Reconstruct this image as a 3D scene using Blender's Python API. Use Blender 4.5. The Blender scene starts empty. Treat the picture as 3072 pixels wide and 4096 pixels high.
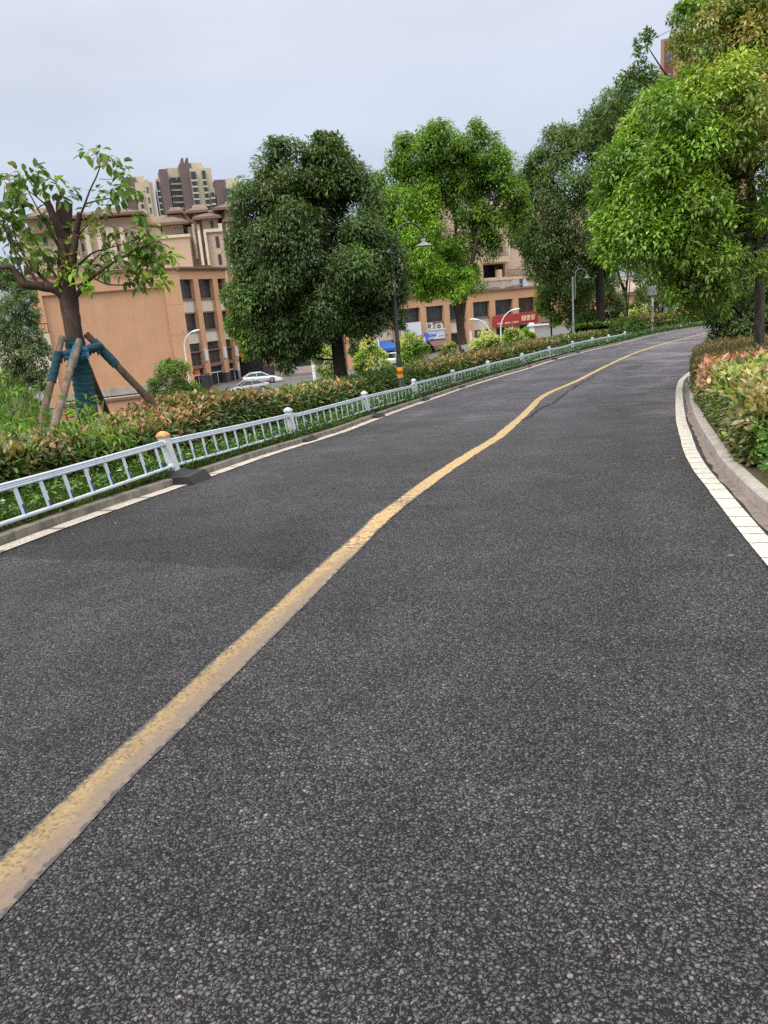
import bpy, bmesh, math, random
import numpy as np
from mathutils import Vector, Matrix, Quaternion
rnd = random.Random(7)
NR = np.random.default_rng(11)
SC = bpy.context.scene
COL = SC.collection

# ------------------------------------------------------------------ camera
EYE = np.array([0.0, 0.0, 1.65]); PITCH, ROLL, FPX = math.radians(15.5), math.radians(5.0), 3000.0
IMW, IMH = 3072.0, 4096.0
_f = np.array([0, math.cos(PITCH), -math.sin(PITCH)]); _u = np.array([0, math.sin(PITCH), math.cos(PITCH)]); _r = np.array([1.0, 0, 0])
CR = math.cos(ROLL) * _r - math.sin(ROLL) * _u
CU = math.sin(ROLL) * _r + math.cos(ROLL) * _u
cam = bpy.data.cameras.new('camera'); camo = bpy.data.objects.new('camera', cam); COL.objects.link(camo)
cam.sensor_fit = 'HORIZONTAL'; cam.sensor_width = 36.0; cam.lens = 36.0 * FPX / IMW
cam.clip_start = 0.05; cam.clip_end = 6000
M = Matrix.Identity(4)
for i in range(3):
    M[i][0] = CR[i]; M[i][1] = CU[i]; M[i][2] = -_f[i]; M[i][3] = EYE[i]
camo.matrix_world = M
SC.camera = camo

# ------------------------------------------------------------------ world, sun, exposure
SUN_EL, SUN_AZ = math.radians(50), math.radians(-138)      # overcast sun, to the left and a little behind the camera
w = bpy.data.worlds.new("World"); SC.world = w; w.use_nodes = True
nt = w.node_tree; nt.nodes.clear()
def wn(t, **k):
    n = nt.nodes.new(t)
    for a, b in k.items(): setattr(n, a, b)
    return n
out = wn('ShaderNodeOutputWorld'); bg = wn('ShaderNodeBackground'); nt.links.new(bg.outputs[0], out.inputs[0])
sky = wn('ShaderNodeTexSky', sky_type='NISHITA', sun_disc=False, sun_elevation=SUN_EL, sun_rotation=SUN_AZ, dust_density=4.0, air_density=1.0, ozone_density=1.0)
tc = wn('ShaderNodeTexCoord'); sx = wn('ShaderNodeSeparateXYZ'); nt.links.new(tc.outputs['Generated'], sx.inputs[0])
cr = wn('ShaderNodeValToRGB'); nt.links.new(sx.outputs[2], cr.inputs[0])
cr.color_ramp.interpolation = 'B_SPLINE'
E_ = cr.color_ramp.elements
SKYC = [(0.0, (4.1, 4.75, 5.7)), (0.12, (4.6, 5.3, 6.35)), (0.22, (5.2, 5.75, 6.8)), (0.31, (5.6, 5.9, 6.95)), (0.40, (7.0, 7.3, 8.1)), (0.58, (18.5, 18.7, 19.0)), (1.0, (23.5, 23.5, 23.5))]
while len(E_) < len(SKYC): E_.new(.5)
for e, (p, c) in zip(E_, SKYC): e.position = p; e.color = (c[0] / 24, c[1] / 24, c[2] / 24, 1)
cr.color_ramp.interpolation = 'EASE'
ns = wn('ShaderNodeTexNoise'); ns.inputs['Scale'].default_value = 2.2; ns.inputs['Detail'].default_value = 5; ns.inputs['Roughness'].default_value = 0.55
mp = wn('ShaderNodeMapping'); mp.inputs['Scale'].default_value = (1, 1, 3.2); nt.links.new(tc.outputs['Generated'], mp.inputs[0]); nt.links.new(mp.outputs[0], ns.inputs['Vector'])
mr = wn('ShaderNodeMapRange'); mr.inputs[1].default_value = 0.3; mr.inputs[2].default_value = 0.7; mr.inputs[3].default_value = 1.13 * 24; mr.inputs[4].default_value = 1.31 * 24
nt.links.new(ns.outputs[0], mr.inputs[0])
mul = wn('ShaderNodeMix', data_type='RGBA', blend_type='MULTIPLY'); mul.inputs[0].default_value = 1.0
nt.links.new(cr.outputs[0], mul.inputs[6]); nt.links.new(mr.outputs[0], mul.inputs[7])
mix = wn('ShaderNodeMix', data_type='RGBA'); mix.inputs[0].default_value = 0.06          # cloud layer over the clear sky
nt.links.new(mul.outputs[2], mix.inputs[6]); nt.links.new(sky.outputs[0], mix.inputs[7])
nt.links.new(mix.outputs[2], bg.inputs[0]); bg.inputs[1].default_value = 0.1
sl = bpy.data.lights.new('sun', 'SUN'); sl.energy = 1.5; sl.angle = math.radians(18); sl.color = (1.0, 0.95, 0.86)
so = bpy.data.objects.new('sun', sl); COL.objects.link(so)
sd = Vector((math.sin(SUN_AZ) * math.cos(SUN_EL), math.cos(SUN_AZ) * math.cos(SUN_EL), math.sin(SUN_EL)))
so.rotation_euler = sd.to_track_quat('Z', 'Y').to_euler(); so.location = (-20, -10, 40)
SC.view_settings.view_transform = 'Standard'; SC.view_settings.look = 'None'; SC.view_settings.exposure = 0.12; SC.view_settings.gamma = 1.0
SC.view_settings.use_curve_mapping = False
SC.render.engine = 'CYCLES'
SC.cycles.max_bounces = 5; SC.cycles.diffuse_bounces = 3; SC.cycles.glossy_bounces = 2; SC.cycles.transmission_bounces = 2
SC.cycles.use_denoising = False

# ------------------------------------------------------------------ measuring helpers
def ray(x, y):
    d = _f + CR * (x - IMW / 2) / FPX - CU * (y - IMH / 2) / FPX
    return d / d[1]
def at(x, y, Y):                       # the point seen at a photo pixel, Y metres ahead
    return EYE + ray(x, y) * Y
def ongz(x, y, z):                     # the point seen at a photo pixel on the level z
    d = ray(x, y); return EYE + d * ((z - EYE[2]) / d[2])

# ------------------------------------------------------------------ naming
def tag(o, label=None, cat=None, group=None, kind=None):
    if label: o['label'] = label
    if cat: o['category'] = cat
    if group: o['group'] = group
    if kind: o['kind'] = kind
    return o
def empty(name, loc=(0, 0, 0), rz=0):
    o = bpy.data.objects.new(name, None); COL.objects.link(o); o.location = loc; o.rotation_euler = (0, 0, rz); o.empty_display_size = .2
    return o
def copy_tree(o, parent=None):
    c = o.copy(); COL.objects.link(c)
    if parent: c.parent = parent
    for ch in list(o.children): copy_tree(ch, c)
    return c

# ------------------------------------------------------------------ mesh builder
class MB:
    def __init__(s): s.v = []; s.f = []; s.m = []; s.sm = []; s.uv = {}
    def add(s, vs, fs, m=0, smooth=False):
        o = len(s.v); s.v.extend([tuple(map(float, p)) for p in vs])
        for f in fs: s.f.append(tuple(i + o for i in f)); s.m.append(m); s.sm.append(smooth)
    def hexa(s, P, m=0):               # 8 points: bottom ring then top ring, counter-clockwise from above
        s.add(P, [(3, 2, 1, 0), (4, 5, 6, 7), (0, 1, 5, 4), (1, 2, 6, 5), (2, 3, 7, 6), (3, 0, 4, 7)], m)
    def box(s, x0, x1, y0, y1, z0, z1, m=0):
        s.hexa([(x0, y0, z0), (x1, y0, z0), (x1, y1, z0), (x0, y1, z0), (x0, y0, z1), (x1, y0, z1), (x1, y1, z1), (x0, y1, z1)], m)
    def quad(s, a, b, c, d, m=0): s.add([a, b, c, d], [(0, 1, 2, 3)], m)
    def tube(s, pts, r, n=8, m=0, cap=True, smooth=True, jit=0.0):
        pts = [Vector(p) for p in pts]; k = len(pts)
        rs = list(r) if hasattr(r, '__len__') else [r] * k
        vs = []; t0 = (pts[1] - pts[0]).normalized()
        ref = Vector((0, 0, 1)) if abs(t0.z) < .9 else Vector((1, 0, 0))
        nx = t0.cross(ref).normalized()
        for i, p in enumerate(pts):
            t = ((pts[min(i + 1, k - 1)] - pts[max(i - 1, 0)])).normalized()
            nx = (nx - t * nx.dot(t)).normalized(); ny = t.cross(nx)
            for j in range(n):
                a = 2 * math.pi * j / n; rr = rs[i] * (1 + (rnd.uniform(-jit, jit) if jit else 0))
                vs.append(p + nx * math.cos(a) * rr + ny * math.sin(a) * rr)
        fs = []
        for i in range(k - 1):
            for j in range(n):
                fs.append((i * n + j, i * n + (j + 1) % n, (i + 1) * n + (j + 1) % n, (i + 1) * n + j))
        s.add(vs, fs, m, smooth)
        if cap: s.add(vs[:n], [tuple(range(n - 1, -1, -1))], m); s.add(vs[-n:], [tuple(range(n))], m)
    def lathe(s, prof, c=(0, 0, 0), n=16, m=0, axis=None):   # prof: (radius, height)
        vs = []; q = Vector((0, 0, 1)).rotation_difference(Vector(axis)) if axis is not None else None
        for r, z in prof:
            for j in range(n):
                a = 2 * math.pi * j / n; p = Vector((r * math.cos(a), r * math.sin(a), z))
                if q: p = q @ p
                vs.append(p + Vector(c))
        fs = [(i * n + j, i * n + (j + 1) % n, (i + 1) * n + (j + 1) % n, (i + 1) * n + j) for i in range(len(prof) - 1) for j in range(n)]
        s.add(vs, fs, m, True)
    def build(s, name, mats, parent=None, loc=None):
        me = bpy.data.meshes.new(name); me.from_pydata(s.v, [], s.f)
        if not isinstance(mats, (list, tuple)): mats = [mats]
        for k in mats: me.materials.append(k)
        if s.m: me.polygons.foreach_set('material_index', s.m); me.polygons.foreach_set('use_smooth', s.sm)
        me.update()
        o = bpy.data.objects.new(name, me); COL.objects.link(o)
        if parent: o.parent = parent
        if loc is not None: o.location = loc
        return o

# ------------------------------------------------------------------ materials
MAT = {}
class NT:
    def __init__(s, name):
        s.mat = bpy.data.materials.new(name); s.mat.use_nodes = True; s.t = s.mat.node_tree; s.n = s.t.nodes
        s.b = s.n['Principled BSDF']; s.out = s.n['Material Output']; MAT[name] = s.mat
    def new(s, t, **k):
        n = s.n.new(t)
        for a, v in k.items(): setattr(n, a, v)
        return n
    def l(s, a, b): s.t.links.new(a, b)
    def obj(s): return s.new('ShaderNodeTexCoord').outputs['Object']
    def noise(s, vec, sc, det=4, ro=.55, dist=0):
        n = s.new('ShaderNodeTexNoise'); n.inputs['Scale'].default_value = sc; n.inputs['Detail'].default_value = det; n.inputs['Roughness'].default_value = ro
        n.inputs['Distortion'].default_value = dist
        if vec is not None: s.l(vec, n.inputs['Vector'])
        return n.outputs[0]
    def ramp(s, fac, st):
        r = s.new('ShaderNodeValToRGB'); s.l(fac, r.inputs[0]); e = r.color_ramp.elements
        while len(e) < len(st): e.new(.5)
        for i, (p, c) in enumerate(st): e[i].position = p; e[i].color = (*c, 1) if len(c) == 3 else c
        return r.outputs[0]
    def rng(s, fac, a, b, c, d):
        r = s.new('ShaderNodeMapRange'); s.l(fac, r.inputs[0])
        for i, v in enumerate((a, b, c, d)): r.inputs[i + 1].default_value = v
        return r.outputs[0]
    def mix(s, fac, a, b, mode='MIX'):
        m = s.new('ShaderNodeMix', data_type='RGBA', blend_type=mode)
        if isinstance(fac, (int, float)): m.inputs[0].default_value = fac
        else: s.l(fac, m.inputs[0])
        for k, v in ((6, a), (7, b)):
            if isinstance(v, (tuple, list)): m.inputs[k].default_value = (*v, 1)
            else: s.l(v, m.inputs[k])
        return m.outputs[2]
    def math(s, op, a, b=None):
        m = s.new('ShaderNodeMath', operation=op)
        for i, v in enumerate((a, b)):
            if v is None: continue
            if isinstance(v, (int, float)): m.inputs[i].default_value = v
            else: s.l(v, m.inputs[i])
        return m.outputs[0]
    def bump(s, h, st, d=.01):
        b = s.new('ShaderNodeBump'); b.inputs['Strength'].default_value = st; b.inputs['Distance'].default_value = d; s.l(h, b.inputs['Height']); s.l(b.outputs[0], s.b.inputs['Normal'])
        return b
    def col(s, c):
        if isinstance(c, (tuple, list)): s.b.inputs['Base Color'].default_value = (*c, 1)
        else: s.l(c, s.b.inputs['Base Color'])
    def set(s, **k):
        for a, v in k.items(): s.b.inputs[{'rough': 'Roughness', 'metal': 'Metallic', 'spec': 'Specular IOR Level', 'coat': 'Coat Weight'}[a]].default_value = v
        return s

def plain(name, c, rough=.7, metal=0, var=.12, sc=6, spec=.4, bump=0):
    m = NT(name); v = m.obj(); f = m.noise(v, sc, 5, .6)
    lo = tuple(x * (1 - var) for x in c); hi = tuple(min(1, x * (1 + var)) for x in c)
    m.col(m.ramp(f, [(.3, lo), (.7, hi)])); m.set(rough=rough, metal=metal, spec=spec)
    if bump: m.bump(m.noise(v, sc * 6, 5), bump, .01)
    return m.mat
# ------------------------------------------------------------------ the lie of the land
_ky = [-40, -10, 0, 4, 9.7, 14.04, 18.32, 22.58, 26.77, 30.86, 34.79, 38.74, 42.64, 46.54, 50.45, 54.28, 65, 90, 260]
_kz = [2, .55, .1, -.09, -.37, -.742, -1.032, -1.264, -1.476, -1.619, -1.741, -1.845, -1.943, -2.083, -2.255, -2.383, -2.633, -2.983, -3.183]
_gy = np.arange(-40, 261, .25); _k = np.exp(-.5 * (np.arange(-16, 17) * .25 / 1.6) ** 2); _k /= _k.sum()
_gz = np.convolve(np.pad(np.interp(_gy, _ky, _kz), 16, mode='edge'), _k, 'valid')
def roadz(Y): return np.interp(Y, _gy, _gz)
def onroad(x, y, dz=0):                # the road point seen at a photo pixel
    d = ray(x, y); Y = np.geomspace(1, 200, 5000); z = EYE[2] + d[2] * Y - roadz(Y) - dz; i = int(np.argmax(z < 0)); return EYE + d * Y[i]

def poly(pts, ds=.25, sig=.35):        # smooth plan curve through measured points
    p = np.array(pts, float); s = np.r_[0, np.cumsum(np.hypot(*np.diff(p, axis=0).T))]
    g = np.arange(0, s[-1], ds); q = np.c_[np.interp(g, s, p[:, 0]), np.interp(g, s, p[:, 1])]
    if sig:
        n = int(4 * sig / ds) + 1; k = np.exp(-.5 * (np.arange(-n, n + 1) * ds / sig) ** 2); k /= k.sum()
        a = np.pad(q, ((n, n), (0, 0)), mode='reflect', reflect_type='odd')
        q = np.c_[np.convolve(a[:, 0], k, 'valid'), np.convolve(a[:, 1], k, 'valid')]
    return q
def normals(q, sm=8):                  # unit normals pointing to the right of travel
    t = np.gradient(q, axis=0)
    k = np.ones(2 * sm + 1) / (2 * sm + 1); a = np.pad(t, ((sm, sm), (0, 0)), mode='edge')
    t = np.c_[np.convolve(a[:, 0], k, 'valid'), np.convolve(a[:, 1], k, 'valid')]
    t /= np.linalg.norm(t, axis=1)[:, None]; return np.c_[t[:, 1], -t[:, 0]]
CEN = poly([(-1.75, -6), (-1.68, -2), (-1.55, .8), (-1.27, 2.06), (-1.1, 2.7), (-.92, 3.36), (-.75, 3.95), (-.5, 4.85), (-.23, 5.75), (-.02, 6.55), (.27, 7.38), (.7, 8.57), (1.25, 10), (1.83, 11.5), (2.55, 13.87), (3.45, 16.8), (4.12, 19.05), (4.84, 21.1), (5.41, 22.32), (6.1, 23.75), (6.95, 25.53), (8.14, 28.16), (9.39, 30.77), (10.98, 33.96), (12.72, 37.3), (14.6, 40.5), (17.05, 44.4), (19.5, 48.3), (22, 52.2), (25, 56.5), (28, 60.3), (31, 63.3), (36, 67.5), (44, 73), (60, 81), (90, 92)])
WL = poly([(-5.2, -6), (-5.0, -2), (-4.7, 0), (-4.2, 3.2), (-3.46, 6.45), (-3.03, 7.78), (-2.55, 9.1), (-2.2, 10.2), (-1.85, 11.6), (-1.55, 12.6), (-1, 14.2), (-.55, 15.5), (-.1, 17.2), (.35, 18.7), (1.1, 20.9), (1.75, 22.6), (2.8, 25.4), (3.6, 27.3), (4.45, 29.1), (5.65, 31.4), (6.9, 33.6), (8.85, 37.5), (10.75, 40.8), (12.9, 44.3), (14.8, 47.4), (17.3, 51.8), (19.3, 55), (21.4, 58.3), (23.3, 60.8), (25.5, 63.3), (28, 65.5), (31, 67.6), (36, 70.6), (44, 75.2), (60, 83), (90, 95)])
RL = poly([(1.3, -6), (1.4, -2), (1.6, 1.5), (2, 3), (2.31, 4.27), (2.49, 4.95), (2.75, 5.89), (2.93, 6.5), (3.13, 7.26), (3.35, 7.96), (3.64, 8.81), (4, 9.76), (4.6, 11.38), (5.43, 13.48), (6.51, 16.18), (7.61, 18.89), (8.8, 21.68), (9.8, 23.66), (11.3, 26.5), (13.2, 30), (15.3, 33.6), (17.3, 37), (19.8, 41), (22.3, 45), (24.8, 48.6), (28, 52.8), (31, 56.3), (35, 60), (40, 64), (48, 69), (64, 77), (92, 88)])
KB = poly([(1.65, -6), (1.75, -2), (1.95, 1.5), (2.35, 3.2), (2.87, 5.35), (3.09, 6.2), (3.46, 7.47), (3.73, 8.21), (4.05, 9.14), (4.5, 10.37), (5, 11.7), (6.11, 14.48), (7.35, 17.5), (8.94, 21.37), (10.3, 24.2), (11.9, 27.0), (13.8, 30.2), (15.8, 33.5), (17.8, 36.7), (20.3, 40.7), (22.8, 44.7), (25.3, 48.3), (28.5, 52.4), (31.5, 55.9), (35.4, 59.5), (40.3, 63.4), (48.3, 68.4), (64.3, 76.4), (92, 87.3)])
def off(q, d): return q + normals(q) * np.asarray(d)[..., None] if np.ndim(d) else q + normals(q) * d
def span(q, y0, y1): return q[(q[:, 1] >= y0) & (q[:, 1] <= y1)]

def ribbon(name, q, offs, dz, mats, zf=None, kind='structure', parent=None, jag=0, mat_of=None, smooth=True):
    N = normals(q); R = []
    for d, z in zip(offs, dz):
        dd = d + (NR.normal(0, jag, len(q)) if jag else 0)
        P = q + N * (dd[:, None] if np.ndim(dd) else dd)
        zz = roadz(P[:, 1]) + z if zf is None else zf(P, d, z)
        R.append(np.c_[P, zz])
    R = np.array(R); k, n = R.shape[:2]
    V = R.reshape(-1, 3); F = []; MI = []
    for i in range(k - 1):
        for j in range(n - 1):
            a = i * n + j; F.append((a, a + n, a + n + 1, a + 1)); MI.append(mat_of(i) if mat_of else 0)
    me = bpy.data.meshes.new(name); me.from_pydata(V.tolist(), [], F)
    for m in (mats if isinstance(mats, (list, tuple)) else [mats]): me.materials.append(m)
    s = np.r_[0, np.cumsum(np.hypot(*np.diff(q, axis=0).T))]
    uv = me.uv_layers.new(name='UVMap'); U = np.array([(s[vi % n], offs[vi // n]) for f in F for vi in f], dtype=np.float32)
    uv.data.foreach_set('uv', U.ravel()); me.polygons.foreach_set('material_index', MI); me.polygons.foreach_set('use_smooth', [smooth] * len(F)); me.update()
    o = bpy.data.objects.new(name, me); COL.objects.link(o)
    if parent: o.parent = parent
    if kind: o['kind'] = kind
    return o

# ---- asphalt
_sa, _sb = onroad(145, 2233), onroad(1157, 2290); SEAMK = -(_sb[1] - _sa[1]) / (_sb[0] - _sa[0]); SEAMY = _sa[1] + SEAMK * _sa[0] + .14
def asphalt():
    m = NT('asphalt'); v = m.obj()
    wv = m.noise(v, 14, 2); vv = m.new('ShaderNodeVectorMath', operation='MULTIPLY_ADD'); vv.inputs[1].default_value = (.02, .02, .02)
    m.l(m.new('ShaderNodeTexNoise').outputs[1], vv.inputs[0]); n0 = vv.inputs[0].links[0].from_node; n0.inputs['Scale'].default_value = 60; m.l(v, n0.inputs['Vector']); m.l(v, vv.inputs[2])
    def vor(sc, feat='F1'):
        n = m.new('ShaderNodeTexVoronoi', feature=feat, voronoi_dimensions='2D'); n.inputs['Scale'].default_value = sc; m.l(vv.outputs[0], n.inputs['Vector']); return n
    a = vor(66); e = vor(66, 'DISTANCE_TO_EDGE'); a2 = vor(150); e2 = vor(150, 'DISTANCE_TO_EDGE')
    sp = m.new('ShaderNodeSeparateColor'); m.l(a.outputs['Color'], sp.inputs[0])
    stone = m.ramp(sp.outputs[0], [(0, (.068, .069, .071)), (.45, (.118, .117, .12)), (.75, (.175, .171, .173)), (.93, (.24, .225, .225)), (.975, (.26, .22, .19)), (1, (.40, .33, .28))])
    sp2 = m.new('ShaderNodeSeparateColor'); m.l(a2.outputs['Color'], sp2.inputs[0])
    fine = m.ramp(sp2.outputs[1], [(0, (.005, .005, .006)), (.6, (.018, .018, .02)), (.86, (.06, .059, .06)), (1, (.15, .14, .135))])
    rad = m.math('SUBTRACT', m.rng(sp.outputs[2], 0, 1, .16, .62), a.outputs['Distance'])     # rounded chippings of mixed size
    edge = m.math('MULTIPLY', m.rng(rad, -.02, .07, 0, 1), m.rng(e.outputs[0], .03, .13, 0, 1))
    rad2 = m.math('SUBTRACT', m.rng(sp2.outputs[2], 0, 1, .12, .62), a2.outputs['Distance'])
    grit = m.ramp(sp2.outputs[0], [(0, (.05, .05, .052)), (.6, (.10, .10, .102)), (.9, (.17, .163, .163)), (1, (.28, .25, .22))])
    fine = m.mix(m.rng(rad2, -.02, .09, 0, 1), (.012, .012, .013), grit)
    c = m.mix(edge, fine, stone)
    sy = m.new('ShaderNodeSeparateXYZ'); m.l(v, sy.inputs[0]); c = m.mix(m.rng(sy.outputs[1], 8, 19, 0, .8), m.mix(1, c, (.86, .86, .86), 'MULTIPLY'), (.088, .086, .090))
    big = m.noise(v, .55, 5, .6, .4); mid = m.noise(v, 2.6, 4)
    c = m.mix(1, c, m.ramp(big, [(.3, (.80, .80, .82)), (.5, (1, 1, 1)), (.72, (1.22, 1.21, 1.22))]), 'MULTIPLY')
    c = m.mix(1, c, m.ramp(mid, [(.3, (.82, .82, .82)), (.5, (1, 1, 1)), (.7, (1.2, 1.19, 1.18))]), 'MULTIPLY')
    uvn = m.new('ShaderNodeUVMap').outputs[0]; us = m.new('ShaderNodeSeparateXYZ'); m.l(uvn, us.inputs[0])
    o_ = m.math('ADD', us.outputs[1], m.math('MULTIPLY', m.noise(v, .4, 2), .35)); tr_ = m.math('ABSOLUTE', m.math('SUBTRACT', m.math('ABSOLUTE', m.math('SUBTRACT', m.math('ABSOLUTE', o_), 1.75)), .78))
    c = m.mix(m.rng(tr_, .05, .34, .55, 0), c, m.mix(1, c, (1.22, 1.21, 1.23), 'MULTIPLY'))       # polished wheel paths
    c = m.mix(m.rng(m.noise(v, 1.7, 6, .7, 1.2), .64, .70, 0, .5), c, m.mix(1, c, (.62, .62, .63), 'MULTIPLY'))   # oil stains
    # laid in several goes: a seam across the left lane, a newer smooth patch in the right lane
    s = m.new('ShaderNodeSeparateXYZ'); m.l(v, s.inputs[0])
    yy = m.math('ADD', m.math('ADD', s.outputs[1], m.math('MULTIPLY', m.noise(v, 1.4, 4), .28)), m.math('MULTIPLY', s.outputs[0], SEAMK))
    seam = m.rng(yy, SEAMY, SEAMY + .05, 0, 1)
    seam = m.math('MULTIPLY', seam, m.rng(yy, SEAMY + .3, SEAMY + 2.6, 1, 0))
    seam = m.math('MULTIPLY', seam, m.rng(s.outputs[0], -.9, -.1, 1, 0))
    c = m.mix(m.math('MULTIPLY', seam, .8), c, m.mix(1, c, (.50, .50, .52), 'MULTIPLY'))
    py = m.math('ADD', m.math('ADD', s.outputs[1], m.math('MULTIPLY', m.noise(v, .8, 4), 2.2)), m.math('MULTIPLY', s.outputs[0], -.25))
    patch = m.math('MULTIPLY', m.rng(py, 12.1, 12.2, 0, 1), m.rng(m.math('SUBTRACT', s.outputs[0], m.math('MULTIPLY', s.outputs[1], .30)), .5, 1.1, 0, 1))
    fl = m.ramp(m.noise(v, .45, 5, .65, .8), [(.36, (.055, .053, .054)), (.45, (.075, .072, .073)), (.52, (.14, .133, .13)), (.62, (.19, .18, .172))])
    c = m.mix(m.math('MULTIPLY', patch, .9), c, m.mix(.25, fl, c))
    far = m.rng(s.outputs[1], 6, 22, 0, .85)  # far road lightened and blued: sky sheen put into the colour, over worn patches
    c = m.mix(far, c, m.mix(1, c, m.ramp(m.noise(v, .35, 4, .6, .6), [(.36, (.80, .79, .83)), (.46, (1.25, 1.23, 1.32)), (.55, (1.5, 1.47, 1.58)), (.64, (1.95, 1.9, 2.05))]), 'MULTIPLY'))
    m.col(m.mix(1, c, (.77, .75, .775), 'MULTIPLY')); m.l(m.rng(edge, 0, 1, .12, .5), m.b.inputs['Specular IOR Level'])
    m.l(m.ramp(sp.outputs[1], [(0, (.38,) * 3), (1, (.72,) * 3)]), m.b.inputs['Roughness'])
    h = m.math('ADD', m.math('MULTIPLY', m.math('MULTIPLY', m.rng(rad, -.05, .25, 0, 1), m.rng(e.outputs[0], 0, .2, 0, 1)), m.rng(sp.outputs[0], 0, 1, .5, 1.2)), m.math('MULTIPLY', m.rng(rad2, -.05, .3, 0, 1), .4))
    m.bump(h, 1.0, .009)
    return m.mat
ASPH = asphalt()

def paint(name, c1, c2, wear=.5, dirt=None, cracks=False):
    m = NT(name); v = m.obj(); uv = m.new('ShaderNodeUVMap').outputs[0]
    su = m.new('ShaderNodeSeparateXYZ'); m.l(uv, su.inputs[0])
    c = m.ramp(m.noise(v, 9, 5, .6), [(.3, c1), (.7, c2)])
    a = m.new('ShaderNodeTexVoronoi', voronoi_dimensions='2D'); a.inputs['Scale'].default_value = 85; m.l(v, a.inputs['Vector'])
    sp = m.new('ShaderNodeSeparateColor'); m.l(a.outputs['Color'], sp.inputs[0])
    c = m.mix(1, c, m.ramp(sp.outputs[0], [(0, (.55, .55, .55)), (.25, (.85, .85, .85)), (.6, (1, 1, 1)), (1, (1.12, 1.12, 1.12))]), 'MULTIPLY')
    if dirt is not None:                # tyre dirt along the right half of the near stretch
        s = m.new('ShaderNodeSeparateXYZ'); m.l(v, s.inputs[0])
        dd = m.math('MULTIPLY', m.rng(m.math('ADD', su.outputs[1], m.math('MULTIPLY', m.noise(v, 5, 6), .09)), .02, .075, 0, 1), m.rng(s.outputs[1], 4.6, 6.2, 1, 0))
        c = m.mix(m.rng(s.outputs[1], 3.5, 7.5, 1, 0), c, m.mix(1, c, (.60, .61, .66), 'MULTIPLY'))
        c = m.mix(m.math('MULTIPLY', dd, .75), c, dirt)
    w_ = m.math('ADD', m.noise(v, 26, 6, .7), m.math('MULTIPLY', m.noise(v, 1.3, 3), .35))
    if dirt is not None or cracks == 6: w_ = m.math('ADD', w_, m.rng(m.math('ABSOLUTE', su.outputs[1]), .066, .10, 0, .28))
    c = m.mix(m.rng(w_, wear + .05, wear + .16, 0, .95), c, (.06, .058, .057))
    if cracks:
        n = m.math('ADD', su.outputs[0], m.math('MULTIPLY', m.noise(v, 3, 3), .09))
        vv = m.new('ShaderNodeTexVoronoi', voronoi_dimensions='1D', feature='DISTANCE_TO_EDGE'); vv.inputs['Scale'].default_value = cracks; m.l(n, vv.inputs['W'])
        c = m.mix(m.rng(vv.outputs[0], .022, .05, .9, 0), c, (.10, .09, .08))
    m.col(c); m.set(rough=.75, spec=.3); m.bump(m.rng(sp.outputs[1], 0, 1, 0, 1), .35, .004)
    return m.mat
YEL = paint('yellow_road_paint', (.36, .245, .11), (.46, .32, .155), .74, dirt=(.155, .118, .098))
YELB = paint('broken_yellow_road_paint', (.42, .275, .12), (.50, .335, .155), .64, cracks=6)
WHT = paint('white_road_paint', (.47, .44, .375), (.60, .56, .485), .78, cracks=3.4)
BEI = paint('beige_road_paint', (.41, .355, .295), (.52, .46, .385), .80, cracks=1.2)

road = ribbon('road', CEN, np.linspace(-5.2, 5.0, 18), [0] * 18, ASPH)
def line(name, q, o0, o1, m, jag=.004, dz=.004): return ribbon(name, q, [o0, (o0 + o1) / 2, o1], [dz] * 3, m, jag=jag)
line('road_marking', span(CEN, -6, 5.75), -.098, .098, YEL)
line('road_marking', span(CEN, 5.5, 7.9), -.094, .094, YELB, .008).location.z = .002
line('road_marking', span(CEN, 7.65, 96), -.092, .092, YEL, .006)
line('road_marking', RL, 0, .15, WHT, .0015, .010)
line('road_marking', WL, -.2, 0, BEI, .006, .010)

# ---- kerbs: real steps with joints
def kerbmat(name, c, dark):
    m = NT(name); v = m.obj(); uv = m.new('ShaderNodeUVMap').outputs[0]; su = m.new('ShaderNodeSeparateXYZ'); m.l(uv, su.inputs[0])
    c_ = m.ramp(m.noise(v, 5, 6, .65), [(.3, dark), (.55, c), (.75, tuple(x * 1.15 for x in c))])
    fr = m.math('FRACT', m.math('DIVIDE', su.outputs[0], .62))
    c_ = m.mix(m.rng(m.math('ABSOLUTE', m.math('SUBTRACT', fr, .5)), .488, .497, 0, .75), c_, tuple(x * .35 for x in dark))
    m.col(c_); m.set(rough=.85, spec=.2); m.bump(m.noise(v, 60, 5), .3, .006); return m.mat
KM1 = kerbmat('old_kerb_concrete', (.20, .18, .15), (.085, .075, .06)); KM2 = kerbmat('pale_kerb_stone', (.37, .33, .295), (.25, .215, .19))
ribbon('kerb', WL, [-.205, -.215, -.225, -.32, -.33], [-.02, .085, .095, .095, -.05], KM1, smooth=False)
ribbon('kerb', KB, [0, .004, .016, .115, .12], [-.02, .115, .128, .128, -.05], KM2, smooth=False)
# silt lying in the right gutter
g = NT('gutter_silt'); v = g.obj(); g.col(g.ramp(g.noise(v, 9, 6, .7), [(.3, (.11, .085, .07)), (.7, (.24, .185, .15))])); g.set(rough=.95); g.bump(g.noise(v, 80, 4), .5, .005)
ribbon('gutter_silt', span(KB, -3, 21), [-.075, -.04, .03], [.006, .010, .022], g.mat, jag=.014)

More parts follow.
